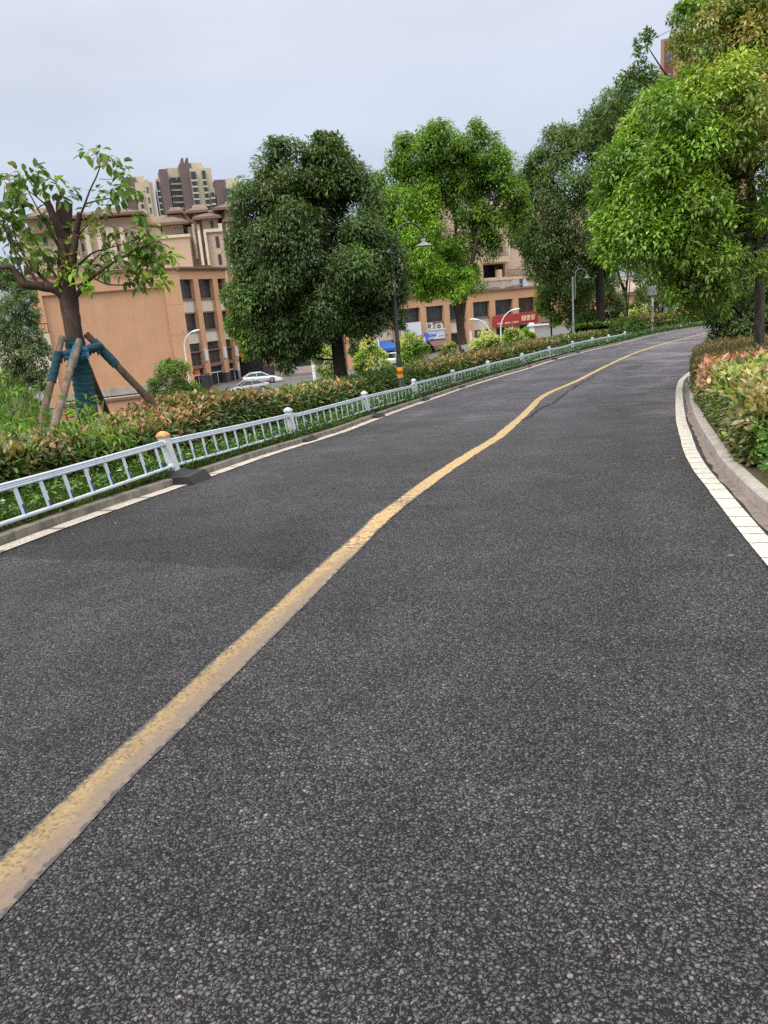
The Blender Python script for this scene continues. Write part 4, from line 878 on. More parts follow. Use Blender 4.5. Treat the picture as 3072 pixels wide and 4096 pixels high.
# cars --------------------------------------------------------------
def carpaint(name, c): m = NT(name); m.col(c); m.set(rough=.25, metal=.3, coat=.6); return m.mat
TYR = plain('tyre', (.018, .018, .018), .85); RIM = plain('wheel_rim', (.35, .35, .36), .35, metal=.6); CGL = glass('car_glass', (.02, .023, .027), .08); TLR = plain('tail_lamp', (.45, .03, .02), .3); HLP = plain('head_lamp', (.7, .7, .72), .15)
SEDAN = [(-2.25, .42, .78), (-2.2, .30, .95), (-1.75, .26, 1.02), (-1.1, .24, 1.00), (-.2, .24, .96), (.75, .24, .95), (1.5, .25, .86), (2.0, .28, .76), (2.25, .36, .66), (2.3, .45, .56)]
def car(label, loc, rz, paint, roofp, hgt=1.0):
    """x forward; body lofted through stations, glasshouse with separate panes"""
    e = empty('parked_car', loc, rz); tag(e, label, 'car')
    W = .88; m = MB(); rings = []
    for x, zl, zu in SEDAN:
        w = W * (1 - .10 * (abs(x) / 2.3) ** 4); zu = zu * hgt
        rings.append([(x, -w * .92, zl), (x, -w, zl + .12), (x, -w, (zl + zu) * .5), (x, -w * .96, zu - .06), (x, -w * .86, zu), (x, w * .86, zu), (x, w * .96, zu - .06), (x, w, (zl + zu) * .5), (x, w, zl + .12), (x, w * .92, zl)])
    n = 10; V = [p for r in rings for p in r]; F = []
    for i in range(len(rings) - 1):
        for j in range(n): F.append((i * n + j, i * n + (j + 1) % n, (i + 1) * n + (j + 1) % n, (i + 1) * n + j))
    F += [tuple(range(n)), tuple(range((len(rings) - 1) * n + n - 1, (len(rings) - 1) * n - 1, -1))]
    m.add(V, [f[::-1] for f in F], 0, True); zr_ = roofp[1][1]
    # glasshouse: roof skin and pillars; roofp = base-rear, top-rear, top-front, base-front (x, z)
    (xa, za), (xb, zb1), (xc, zc_), (xd, zd) = roofp; wb, wt = .80, .64
    q = lambda x, y, z: (x, y, z)
    def sx(t, s, inset=0): # side point along the glasshouse outline
        return None
    m.hexa([q(xb - .05, -wt, zb1 - .05), q(xc + .05, -wt, zc_ - .05), q(xc + .05, wt, zc_ - .05), q(xb - .05, wt, zb1 - .05), q(xb + .12, -wt + .1, zb1 + .03), q(xc - .12, -wt + .1, zc_ + .03), q(xc - .12, wt - .1, zc_ + .03), q(xb + .12, wt - .1, zb1 + .03)])
    for s in (-1, 1):
        for (x0, z0), (x1, z1) in (((xa, za), (xb, zb1)), ((xd, zd), (xc, zc_)), (((xa + xd) / 2, (za + zd) / 2), ((xb + xc) / 2, (zb1 + zc_) / 2))):
            m.tube([(x0, s * wb, z0 - .05), (x1, s * wt, z1 - .03)], .045, 6)
    for s in (-1, 1):
        for xw in (-1.35, 1.38): m.tube([(xw + .40 * math.cos(a), s * (W + .005), .34 + .40 * math.sin(a)) for a in np.linspace(.1, 3.04, 9)], .03, 5)
    m.build('body', paint, e)
    mx, mz = (xa + xd) / 2, (za + zd) / 2; tx, tz = (xb + xc) / 2, (zb1 + zc_) / 2
    for s in (-1, 1):
        for (x0, z0, x1, z1, x2, z2, x3, z3_) in ((xa + .12, za, mx - .05, mz, tx - .05, tz - .04, xb + .02, zb1 - .04), (mx + .05, mz, xd - .12, zd, xc - .02, zc_ - .04, tx + .05, tz - .04)):
            g_ = MB(); P = [(x0, s * wb * .985, z0 - .04), (x1, s * wb * .985, z1 - .04), (x2, s * wt * .985, z2), (x3, s * wt * .985, z3_)]; g_.add(P + [(x, y - s * .02, z) for x, y, z in P], [(0, 1, 2, 3), (4, 5, 6, 7), (0, 1, 5, 4), (1, 2, 6, 5), (2, 3, 7, 6), (3, 0, 4, 7)]); g_.build('side_window', CGL, e)
    for nm, (x0, z0), (x1, z1) in (('rear_window', (xa, za), (xb, zb1)), ('windscreen', (xd, zd), (xc, zc_))):
        g_ = MB(); P = [(x0, -wb * .93, z0 - .04), (x0, wb * .93, z0 - .04), (x1, wt * .93, z1 - .03), (x1, -wt * .93, z1 - .03)]; g_.add(P + [(x + (.02 if nm[0] == 'r' else -.02), y, z - .02) for x, y, z in P], [(0, 1, 2, 3), (4, 5, 6, 7), (0, 1, 5, 4), (1, 2, 6, 5), (2, 3, 7, 6), (3, 0, 4, 7)]); g_.build(nm, CGL, e)
    for xw in (-1.35, 1.38):
        for s in (-1, 1):
            t_ = MB(); t_.lathe([(.22, -.1), (.32, -.1), (.34, -.07), (.34, .07), (.32, .1), (.22, .1)], (xw, s * .80, .34), 18, axis=(0, 1, 0)); wo = t_.build('wheel', TYR, e)
            r_ = MB(); r_.lathe([(0, .09), (.07, .11), (.20, .10), (.23, .08), (.23, -.08), (0, -.08)], (xw, s * .80, .34), 18, axis=(0, s, 0)); r_.build('rim', RIM, wo)
    for s in (-1, 1):
        b_ = MB(); b_.hexa([(2.0, s * .5, .60), (2.24, s * .5, .52), (2.18, s * .80, .54), (1.9, s * .86, .62), (1.98, s * .5, .72), (2.2, s * .5, .64), (2.12, s * .82, .68), (1.86, s * .87, .76)] if s > 0 else [(1.9, s * .86, .62), (2.18, s * .80, .54), (2.24, s * .5, .52), (2.0, s * .5, .60), (1.86, s * .87, .76), (2.12, s * .82, .68), (2.2, s * .5, .64), (1.98, s * .5, .72)]); b_.build('headlight', HLP, e)
        b_ = MB(); b_.box(-2.27, -2.12, s * .68 - .17, s * .68 + .17, .74 * hgt, .92 * hgt); b_.build('tail_light', TLR, e)
    m = MB(); m.box(-2.24, 2.24, -.86, .86, .19, .30); m.build('sill', TYR, e)
    return e
HATCH = [(-1.95, 1.0), (-1.1, 1.44), (.15, 1.46), (1.15, .95)]; SALOON = [(-1.7, 1.0), (-.85, 1.42), (.35, 1.45), (1.2, .96)]; SUVR = [(-2.15, 1.12), (-1.75, 1.72), (.3, 1.74), (1.1, 1.08)]
def carat(label, px, py, rz, paint, r, hgt=1.0, z=-6.7):
    p = ongz(px, py, z); return car(label, (p[0], p[1], z), math.radians(rz), paint, r, hgt)
carat('pale grey car parked nose to the left, half hidden by the hedge', 1000, 1572, 200, carpaint('silver_paint', (.30, .30, .31)), SALOON)
carat('white car with sloping tail parked behind the pale grey car', 1043, 1534, 12, carpaint('white_car_paint', (.52, .56, .60)), HATCH)
carat('white off roader partly hidden by the black lamp post', 1572, 1462, 168, carpaint('white_suv_paint', (.55, .55, .54)), SUVR, 1.12)
# parking bay lines, pavement edge along the fronts
def lotline(A, B, wd=.14):
    a, b = ongz(*A, -6.685), ongz(*B, -6.685); d = Vector(b - a).normalized(); n = Vector((-d.y, d.x, 0)) * wd / 2; mb = MB(); mb.quad(Vector(a) - n, Vector(b) - n, Vector(b) + n, Vector(a) + n); o = mb.build('lot_marking', WHT); o['kind'] = 'structure'
for A, B in (((1390, 1490), (1480, 1478)), ((1390, 1494), (1445, 1499)), ((1150, 1528), (1075, 1535))): lotline(A, B)
pv = MB(); P = [ongz(*q, -6.66) for q in ((1095, 1525), (1260, 1507), (1260, 1500), (1095, 1515))]; pv.add(P + [p - np.array([0, 0, .3]) for p in P], [(0, 1, 2, 3), (0, 4, 5, 1)]); o = pv.build('pavement', KM2); o['kind'] = 'structure'
# pots along the low wall, boulder, bin, bollard
POT = [('white plant pot on the left of the low pink wall', (1112, 1489), WHM), ('red plant pot between two white pots', (1136, 1486), plain('red_pot', (.5, .03, .03), .5)), ('white plant pot on the right of the red pot', (1172, 1484), WHM)]
for lb, (x, y), mm in POT:
    p = ongz(x, y + 4, -6.5); m = MB(); m.lathe([(0, 0), (.34, 0), (.5, 1.35), (.54, 1.4), (.46, 1.4), (.42, 1.2), (0, 1.2)], n=14); o = m.build('plant_pot', mm, loc=tuple(p)); tag(o, lb, 'plant pot', 'pots along the low wall')
p = ongz(1115, 1528, -6.7); m = MB(); m.lathe([(0, 0), (.55, .03), (.65, .25), (.5, .5), (.2, .62), (0, .64)], n=9); o = m.build('boulder', plain('white_stone', (.45, .43, .39), .9, var=.2, sc=3), loc=tuple(p)); tag(o, 'white boulder on the car park beyond the white car', 'boulder')
p = ongz(826, 1549, -6.7); m = MB(); m.hexa([(-.42, -.4, 0), (.42, -.4, 0), (.42, .4, 0), (-.42, .4, 0), (-.5, -.5, 1.5), (.5, -.5, 1.5), (.5, .5, 1.5), (-.5, .5, 1.5)]); e = empty('wheelie_bin', tuple(p)); tag(e, 'black bin standing between the two left doors', 'bin'); m.build('body', BLK, e); m = MB(); m.hexa([(-.55, -.55, 1.5), (.55, -.55, 1.5), (.55, .55, 1.5), (-.55, .55, 1.5), (-.5, -.4, 1.62), (.5, -.4, 1.62), (.5, .5, 1.7), (-.5, .5, 1.7)]); m.build('lid', BLK, e)
p = at(1257, 1497, 62); zb_ = land(p[0], p[1]); m = MB(); ht = EYE[2] + ray(1252, 1450)[2] * 62 - zb_; m.lathe([(.14, 0), (.14, ht - .1), (.1, ht), (0, ht)], n=10); tag(m.build('bollard', WHM, loc=(p[0], p[1], zb_)), 'short white post left of the dark tree trunk', 'post')
# seated person by the left block: white shirt, dark trousers
def person():
    p = ongz(938, 1518, -6.7); e = empty('person', tuple(p)); tag(e, 'person in white shirt and dark trousers sitting by the orange pier', 'person')
    s = 1.05
    J = dict(pel=(0, 0, .50), wst=(.02, 0, .68), chs=(.06, 0, .92), nck=(.10, 0, 1.08), hd=(.13, 0, 1.20), top=(.13, 0, 1.31))
    for sd, k in ((-1, 'l'), (1, 'r')):
        J['hip' + k] = (.02, sd * .09, .48); J['kne' + k] = (.42, sd * .13, .50); J['ank' + k] = (.40 + .12 * (sd > 0), sd * .12, .08); J['toe' + k] = (.58 + .12 * (sd > 0), sd * .13, .04)
        J['sho' + k] = (.06, sd * .19, 1.00); J['elb' + k] = (.18, sd * .22, .74); J['wri' + k] = (.38, sd * .14, .62); J['han' + k] = (.46, sd * .13, .60)
    E = [('pel', 'wst'), ('wst', 'chs'), ('chs', 'nck'), ('nck', 'hd'), ('hd', 'top')]
    for k in 'lr': E += [('pel', 'hip' + k), ('hip' + k, 'kne' + k), ('kne' + k, 'ank' + k), ('ank' + k, 'toe' + k), ('chs', 'sho' + k), ('sho' + k, 'elb' + k), ('elb' + k, 'wri' + k), ('wri' + k, 'han' + k)]
    Rr = dict(pel=.15, wst=.14, chs=.16, nck=.06, hd=.10, top=.085, hip=.10, kne=.07, ank=.045, toe=.04, sho=.075, elb=.05, wri=.035, han=.04)
    nm = list(J); me = bpy.data.meshes.new('body'); me.from_pydata([Vector(J[k]) * s for k in nm], [(nm.index(a), nm.index(b)) for a, b in E], [])
    o = bpy.data.objects.new('body', me); COL.objects.link(o); o.parent = e
    o.modifiers.new('skin', 'SKIN'); o.modifiers.new('sub', 'SUBSURF').levels = 2
    me.skin_vertices or me.attributes
    for i, k in enumerate(nm):
        sv = me.skin_vertices[0].data[i]; r = Rr.get(k, Rr.get(k[:3])) * s; sv.radius = (r, r); sv.use_root = (k == 'pel')
    bpy.context.view_layer.update(); dg = bpy.context.evaluated_depsgraph_get(); m2 = bpy.data.meshes.new_from_object(o.evaluated_get(dg)); o.modifiers.clear(); o.data = m2
    SK = plain('skin', (.42, .24, .16), .6); SH = plain('white_shirt', (.66, .70, .76), .8); TR = plain('dark_trousers', (.02, .02, .024), .8)
    for mm in (SK, SH, TR, INK): m2.materials.append(mm)
    for f in m2.polygons:
        c = f.center / s; f.use_smooth = True
        f.material_index = 0
        if c.z < .60 and not (abs(c.y) > .1 and c.x > .33 and c.z > .55): f.material_index = 2
        if c.z < .075: f.material_index = 3
        if c.z >= .58 and c.z < 1.06 and not (c.x > .26): f.material_index = 1
    m = MB(); m.lathe([(.0, .13), (.06, .12), (.10, .06), (.115, -.01), (.10, -.05)], Vector((.125, 0, 1.25)) * s, 12); m.build('hair', INK, e)
    e.rotation_euler = (0, 0, math.radians(-12))
    st = MB(); st.box(-.18, .18, -.18, .18, .36, .40)
    so_ = empty('stool', (p[0], p[1], p[2])); tag(so_, 'small dark stool under the seated person', 'stool'); st.build('seat', BLK, so_)
    for a in (-.15, .15):
        for b in (-.15, .15): l_ = MB(); l_.tube([(a, b, 0), (a * .9, b * .9, .36)], .02, 6); l_.build('leg', BLK, so_)
person()
# ------------------------------------------------------------------ foliage
def leafmat(name, rough=.45, trans=.28, spec=.4):
    m = NT(name); a = m.new('ShaderNodeAttribute', attribute_name='leafcol'); m.l(a.outputs['Color'], m.b.inputs['Base Color']); m.set(rough=rough, spec=spec)
    t = m.new('ShaderNodeBsdfTranslucent'); mx = m.new('ShaderNodeMixShader'); mx.inputs[0].default_value = trans
    c = m.mix(1, a.outputs['Color'], (1.25, 1.35, .6), 'MULTIPLY'); m.l(c, t.inputs[0]); m.l(m.b.outputs[0], mx.inputs[1]); m.l(t.outputs[0], mx.inputs[2]); m.l(mx.outputs[0], m.out.inputs[0]); return m.mat
LEAF = leafmat('tree_leaf', .52, .32, .3); LEAFG = leafmat('glossy_leaf', .42, .26, .38); BLADE = leafmat('grass_blade', .6, .3, .25)
def barkmat(name, c, sc=18):
    m = NT(name); v = m.obj(); mp = m.new('ShaderNodeMapping'); mp.inputs['Scale'].default_value = (1, 1, .22); m.l(v, mp.inputs[0]); f = m.noise(mp.outputs[0], sc, 6, .7)
    m.col(m.ramp(f, [(.3, tuple(x * .5 for x in c)), (.5, c), (.72, tuple(x * 1.7 for x in c))])); m.set(rough=.95, spec=.15); m.bump(f, .8, .03); return m.mat
BARK = barkmat('brown_bark', (.085, .060, .046)); BARKD = barkmat('dark_bark', (.032, .026, .022)); BARKG = barkmat('grey_brown_bark', (.10, .085, .07)); WASH = barkmat('whitewash', (.46, .45, .42), 30)
def unit(a): return a / np.maximum(np.linalg.norm(a, axis=-1, keepdims=True), 1e-9)
def leafmesh(name, P, D, U, L, W, C, mat, parent=None, fold=.28, six=False, curl=.18):
    P = np.asarray(P, np.float64); n = len(P); D = unit(D); S = unit(np.cross(D, U)); U = np.cross(S, D)
    L = np.broadcast_to(L, n)[:, None]; W = np.broadcast_to(W, n)[:, None]; h = W * .5
    tip = P + D * L - U * L * curl
    if six:
        V = np.stack([P, P + D * L * .28 + S * h * .85 + U * h * fold, P + D * L * .62 + S * h * .9 + U * (h * fold - L * curl * .3), tip, P + D * L * .62 - S * h * .9 + U * (h * fold - L * curl * .3), P + D * L * .28 - S * h * .85 + U * h * fold, P + D * L * .45 - U * L * curl * .12], 1); k = 7
        T = np.array([(0, 1, 6), (1, 2, 6), (2, 3, 6), (3, 4, 6), (4, 5, 6), (5, 0, 6)])
    else:
        V = np.stack([P, P + D * L * .45 + S * h + U * h * fold, tip, P + D * L * .45 - S * h + U * h * fold], 1); k = 4; T = np.array([(0, 1, 2), (0, 2, 3)])
    nt_ = len(T); idx = (np.arange(n)[:, None, None] * k + T[None]).reshape(-1).astype(np.int32); nf = n * nt_
    me = bpy.data.meshes.new(name); me.vertices.add(n * k); me.vertices.foreach_set('co', V.reshape(-1).astype(np.float32)); me.loops.add(nf * 3); me.loops.foreach_set('vertex_index', idx)
    me.polygons.add(nf); me.polygons.foreach_set('loop_start', np.arange(nf, dtype=np.int32) * 3); me.update(calc_edges=True)
    at_ = me.attributes.new('leafcol', 'FLOAT_COLOR', 'POINT'); c4 = np.ones((n, k, 4), np.float32); c4[:, :, :3] = np.asarray(C)[:, None, :]; at_.data.foreach_set('color', c4.ravel())
    me.materials.append(mat); me.validate()
    o = bpy.data.objects.new(name, me); COL.objects.link(o)
    if parent: o.parent = parent
    return o
def rdir(n): return unit(NR.normal(size=(n, 3)))
def pal(cols, n, w=None): c = np.array(cols, float); return c[NR.choice(len(c), n, p=w)] * NR.uniform(.75, 1.25, (n, 1)) * NR.uniform(.93, 1.07, (n, 3))
def sprigs(cen, dr, col, n, length, spread, L, W, droop=.25, splay=.9):
    """n leaves around each twig; returns arrays for leafmesh"""
    K = len(cen); cen = np.repeat(cen, n, 0); dr = np.repeat(unit(dr), n, 0); col = np.repeat(col, n, 0); N = K * n
    t = NR.uniform(0, 1, (N, 1)) ** .8; rad = rdir(N); rad -= dr * np.sum(rad * dr, 1, keepdims=True); rad = unit(rad)
    ln = np.repeat(np.broadcast_to(length, K), n)[:, None]; sp = np.repeat(np.broadcast_to(spread, K), n)[:, None]
    P = cen + dr * ln * (t - .35) + rad * sp * NR.uniform(.1, 1, (N, 1)); D = unit(dr * .45 + rad * splay + NR.normal(0, .25, (N, 3)) + np.array([0, 0, -droop]))
    U = unit(np.array([0, 0, 1.0]) + rad * .25 + dr * .5 + NR.normal(0, .22, (N, 3))); s = NR.uniform(.7, 1.25, N)
    Lr = np.repeat(np.broadcast_to(L, K), n); Wr = np.repeat(np.broadcast_to(W, K), n)
    return P, D, U, Lr * s, Wr * s * NR.uniform(.85, 1.15, N), col * NR.uniform(.78, 1.25, (N, 1))

DK = [(.075, .122, .042), (.095, .148, .048), (.115, .172, .058), (.14, .19, .07)]; MD = [(.13, .225, .042), (.16, .26, .046), (.18, .285, .054)]; BR = [(.19, .34, .034), (.24, .40, .042), (.28, .44, .052)]
YG = [(.30, .40, .055), (.38, .44, .08)]; PALE = [(.56, .56, .24), (.50, .53, .17), (.62, .60, .33)]; TAN = [(.46, .36, .15), (.52, .44, .22), (.40, .33, .12)]; BRZ = [(.20, .115, .045), (.27, .15, .06), (.15, .10, .04)]; RED = [(.40, .12, .065), (.46, .17, .08), (.36, .09, .06)]
def tree(name, label, cat, Y, lobes, limbs, nleaf, L, W, cols, weights=None, n=9, mat=None, bark=None, group=None, tw=(.35, .16), droop=.25, wash=None, fill=.3, six=False, bias=.55, depth=1.0, ntw=0):
    """lobes: photo x, y, radius, extra depth (m), palette; limbs: lists of (x, y, radius m, extra depth)"""
    B = at(limbs[0][0][0], limbs[0][0][1], Y + limbs[0][0][3]); e = empty(name, tuple(B)); tag(e, label, cat, group)
    lo = []
    for q in lobes:
        dz = q[3] if len(q) > 3 else 0; c = at(q[0], q[1], Y + dz); r = q[2] / FPX * (Y + dz); lo.append((c, r, q[4] if len(q) > 4 else None))
    tot = sum(r * r for _, r, _ in lo); ctr = sum(c * r * r for c, r, _ in lo) / tot
    A = [[] for _ in range(6)]
    for c, r, pc in lo:
        # boughs: each lobe carries smaller leafy clumps, and gaps between them
        ns_ = int(np.clip(8 + r * 9, 8, 26)); sd_ = unit(rdir(ns_) + unit(c - ctr + np.array([0, 0, .35]))[None] * bias)
        sc_ = c + sd_ * r * NR.uniform(.40, .92, (ns_, 1)) * np.array([1, depth, .95]); sr_ = r * NR.uniform(.20, .36, ns_); sb_ = pal(pc or cols, ns_, None if pc else weights)
        K = max(6, int(nleaf / n * r * r / tot)); pk = NR.choice(ns_, K, p=sr_ ** 2 / np.sum(sr_ ** 2)); d = unit(rdir(K) + sd_[pk] * .55 + np.array([0, 0, .4]))
        rr = np.where(NR.uniform(size=K) < fill, NR.uniform(.2, .7, K), NR.uniform(.8, 1.12, K))
        P = sc_[pk] + d * (rr * sr_[pk])[:, None]; dr = unit(d + NR.normal(0, .3, (K, 3)) + np.array([0, 0, .1]))
        cl = .6 * sb_[pk] + .4 * pal(pc or cols, K, None if pc else weights)
        for k, a in enumerate(sprigs(P, dr, cl, n, min(tw[0], r * .5), min(tw[1], r * .25), L, W, droop)): A[k].append(a)
    A = [np.concatenate(a) for a in A]; A[0] = A[0] - B
    leafmesh('crown', *A, mat or LEAF, e, six=six)
    m = MB(); tips = []
    for li, lb in enumerate(limbs):
        pts = [Vector(at(x, y, Y + dz) - B) for x, y, r, dz in lb]; rs = [q[2] for q in lb]
        P2, R2_ = [], []                 # round the corners
        for i in range(len(pts) - 1):
            for t in np.linspace(0, 1, 4, endpoint=False): P2.append(pts[i].lerp(pts[i + 1], t)); R2_.append(rs[i] + (rs[i + 1] - rs[i]) * t)
        P2.append(pts[-1]); R2_.append(rs[-1])
        for _ in range(2): P2 = [P2[0]] + [(P2[i - 1] + P2[i] * 2 + P2[i + 1]) / 4 for i in range(1, len(P2) - 1)] + [P2[-1]]
        m.tube(P2, R2_, 10 if rs[0] > .06 else 6, jit=.05)
    # twigs reaching from the limbs into the lobes
    jn = [Vector(at(x, y, Y + dz) - B) for lb in limbs for x, y, r, dz in lb[1:]]
    for c, r, _ in lo:
        t = Vector(c - B); j = min(jn, key=lambda q: (q - t).length + (2 * max(0, q.z - t.z)))
        mid = j.lerp(t, .5) + Vector((0, 0, -.08 * r)); m.tube([j, mid, t], [max(.012, .05 * r), max(.009, .03 * r), .006], 5, cap=False)
        for k in range(ntw):
            d = Vector(rdir(1)[0]) * r * .9; m.tube([t, t + d * .5 + Vector((0, 0, .05 * r)), t + d], [.009, .006, .003], 4, cap=False)
    tr = m.build('trunk', bark or BARK, e)
    if wash:
        m = MB(); p0, p1 = [Vector(at(x, y, Y) - B) for x, y in wash[:2]]; m.tube([p0, p1], [wash[2] * 1.06, wash[2] * 1.03], 12, cap=False); m.build('whitewash', WASH, tr)
    return e

# ---- the broad dark tree behind the hedge
TREE2 = tree('shade_tree', 'broad dark green tree with a dense round crown left of the black lamp', 'tree', 24.0,
     [(1300, 680, 105, 0), (1312, 590, 50, 0), (1270, 640, 45, 0), (1140, 700, 95, -.3), (1080, 740, 60, .4), (1050, 830, 100, .3), (1420, 820, 120, .2), (1385, 715, 60, .5), (1250, 880, 200, .4), (1020, 990, 105, 0), (1480, 1010, 125, 0), (1180, 1030, 200, -.6), (1390, 1080, 190, -.5), (985, 1150, 75, .2), (1090, 1230, 145, -.4), (1290, 1230, 140, -.6), (1520, 1150, 95, .2), (1010, 1330, 70, .3, MD), (1060, 1370, 55, -.3), (1150, 1370, 70, -.2), (1460, 1240, 90, -.2), (1575, 1150, 50, .2), (1560, 1240, 45, 0), (970, 1250, 45, .2, MD), (1550, 1020, 55, .4, MD), (1230, 1370, 55, .3), (1060, 1415, 45, 0), (1150, 1430, 50, -.2), (950, 1310, 45, .2, MD), (930, 1190, 40, .3, MD), (1000, 1400, 35, .2, MD), (1590, 1280, 35, 0), (1250, 1050, 240, .6, DK[:2]), (1300, 850, 170, .6, DK[:2]), (1120, 1200, 150, .5, DK[:2]), (1400, 1180, 150, .6, DK[:2])],  # darkest DK leaves on the inner lobes: interior shade put into leaf colour
     [[(1368, 1530, .24, 0), (1355, 1440, .20, 0), (1345, 1340, .18, 0), (1330, 1200, .16, 0), (1310, 950, .11, 0), (1305, 650, .03, 0)], [(1345, 1330, .12, 0), (1240, 1180, .09, -.3), (1120, 1000, .05, 0)], [(1338, 1260, .11, 0), (1430, 1100, .08, 0), (1480, 900, .04, .2)], [(1345, 1340, .09, 0), (1200, 1300, .06, -.3), (1080, 1260, .03, -.3)], [(1345, 1330, .09, 0), (1450, 1260, .05, 0), (1540, 1190, .03, 0)]],
     165000, .135, .050, DK + MD[:1], [.28, .3, .24, .10, .08], mat=LEAFG, bark=BARKD, wash=None, fill=.42)
# ---- the tall bright tree
tree('shade_tree', 'tall fresh green tree with a forked trunk whitewashed at its foot', 'tree', 36.0,
     [(1760, 605, 95, 0), (1680, 650, 105, 0), (1905, 605, 85, 0), (1970, 690, 95, 0), (1800, 720, 140, .3), (1610, 730, 70, .5), (1660, 850, 110, -.8, MD + BR), (1530, 800, 70, .4), (1520, 740, 40, .5), (2010, 800, 80, 0), (1985, 890, 80, .4), (1850, 850, 100, .8), (1690, 960, 110, -1, BR), (1590, 920, 100, -.6, BR + MD), (1560, 850, 70, -.6, BR + YG), (1590, 1050, 110, -.4, MD + BR), (1710, 1060, 100, -1.2, BR), (1805, 1130, 75, -1, BR), (1868, 1120, 65, .4, MD + BR), (1690, 1140, 70, -.6, BR + MD), (1830, 1030, 80, .6), (1930, 970, 60, .4), (2050, 780, 55, .4), (2060, 860, 60, .2, MD), (1890, 930, 60, .7), (1930, 760, 90, .3), (1640, 1100, 65, .3, BR), (1740, 820, 110, .4), (1800, 960, 80, .5), (1700, 740, 90, .3), (1860, 720, 80, .4)],
     [[(1862, 1435, .25, 0), (1850, 1380, .21, 0), (1838, 1270, .18, 0), (1815, 1200, .13, 0), (1790, 1110, .10, 0), (1760, 1000, .08, 0), (1740, 800, .05, 0)], [(1845, 1290, .13, 0), (1858, 1190, .12, 0), (1880, 1080, .10, .2), (1910, 950, .08, .2), (1960, 800, .04, 0)], [(1830, 1230, .09, 0), (1828, 1050, .08, .3), (1820, 850, .05, .3), (1800, 680, .03, 0)], [(1800, 1130, .08, 0), (1740, 1070, .06, -.3), (1650, 1030, .04, -.3)], [(1900, 980, .05, .2), (1925, 850, .04, .3), (1920, 650, .02, 0)]],
     100000, .15, .068, MD + BR[:2], [.30, .28, .20, .12, .10], wash=((1862, 1432), (1852, 1378), .212), fill=.22)
# ---- dark layered tree near the bend
lay = [(2250, 610, 85), (2180, 690, 75), (2330, 630, 110), (2420, 560, 120), (2155, 770, 65), (2270, 780, 120), (2125, 905, 70), (2060, 940, 30), (2225, 940, 120), (2350, 880, 140), (2115, 980, 40), (2180, 1050, 75), (2290, 1080, 85), (2400, 990, 110), (2450, 740, 120), (2115, 715, 45), (2470, 470, 80), (2110, 840, 45), (2160, 980, 60)]
tree('layered_tree', 'tall dark tree with spreading layered boughs behind the garden lamp', 'tree', 57.0, [(x, y, r, rnd.uniform(-1.5, 1.5)) for x, y, r in lay],
     [[(2410, 1345, .34, 0), (2403, 1250, .30, 0), (2398, 1100, .27, 0), (2395, 900, .22, 0), (2420, 600, .10, 0)], [(2400, 1080, .14, 0), (2300, 1000, .10, -.5), (2140, 930, .05, -.5)], [(2398, 960, .12, 0), (2300, 820, .09, 0), (2190, 700, .05, 0)]],
     62000, .27, .095, DK + MD[:2], [.2, .25, .25, .15, .10, .05], bark=BARKD, tw=(.7, .3), depth=1.0, fill=.25)
# ---- loose dark tree showing above the big right-hand tree
tree('feathery_tree', 'loose dark tree with feathery sprays showing left of the big bright tree', 'tree', 31.0,
     [(2575, 170, 28, 0), (2600, 150, 22, 0), (2560, 220, 22, 0), (2600, 320, 45, 0), (2540, 290, 35, 0), (2490, 310, 20, 0), (2500, 360, 35, 0), (2470, 420, 30, 0), (2440, 440, 22, 0), (2395, 480, 25, 0), (2410, 545, 45, .5), (2470, 530, 55, .5), (2360, 560, 40, .5), (2770, 300, 40, 1), (2560, 400, 70, 1), (2640, 420, 90, 1.5), (2480, 640, 90, 2), (2560, 600, 110, 2), (2700, 110, 30, 0), (2830, 50, 60, 1), (2780, 60, 25, 0), (2900, 30, 60, 1)],
     [[(2960, 1330, .20, 0), (2930, 1000, .17, 0), (2860, 700, .13, 0), (2760, 430, .07, 0), (2650, 280, .03, 0), (2580, 170, .012, 0)], [(2860, 700, .08, 0), (2680, 600, .05, .5), (2500, 540, .02, 0), (2400, 500, .01, 0)], [(2760, 430, .04, 0), (2600, 370, .02, 0), (2480, 340, .01, 0)], [(2860, 700, .08, 0), (2860, 400, .04, 0), (2830, 100, .01, 0)]],
     11000, .17, .075, DK + MD[:1], None, n=8, bark=BARKD, tw=(.55, .22), ntw=2)
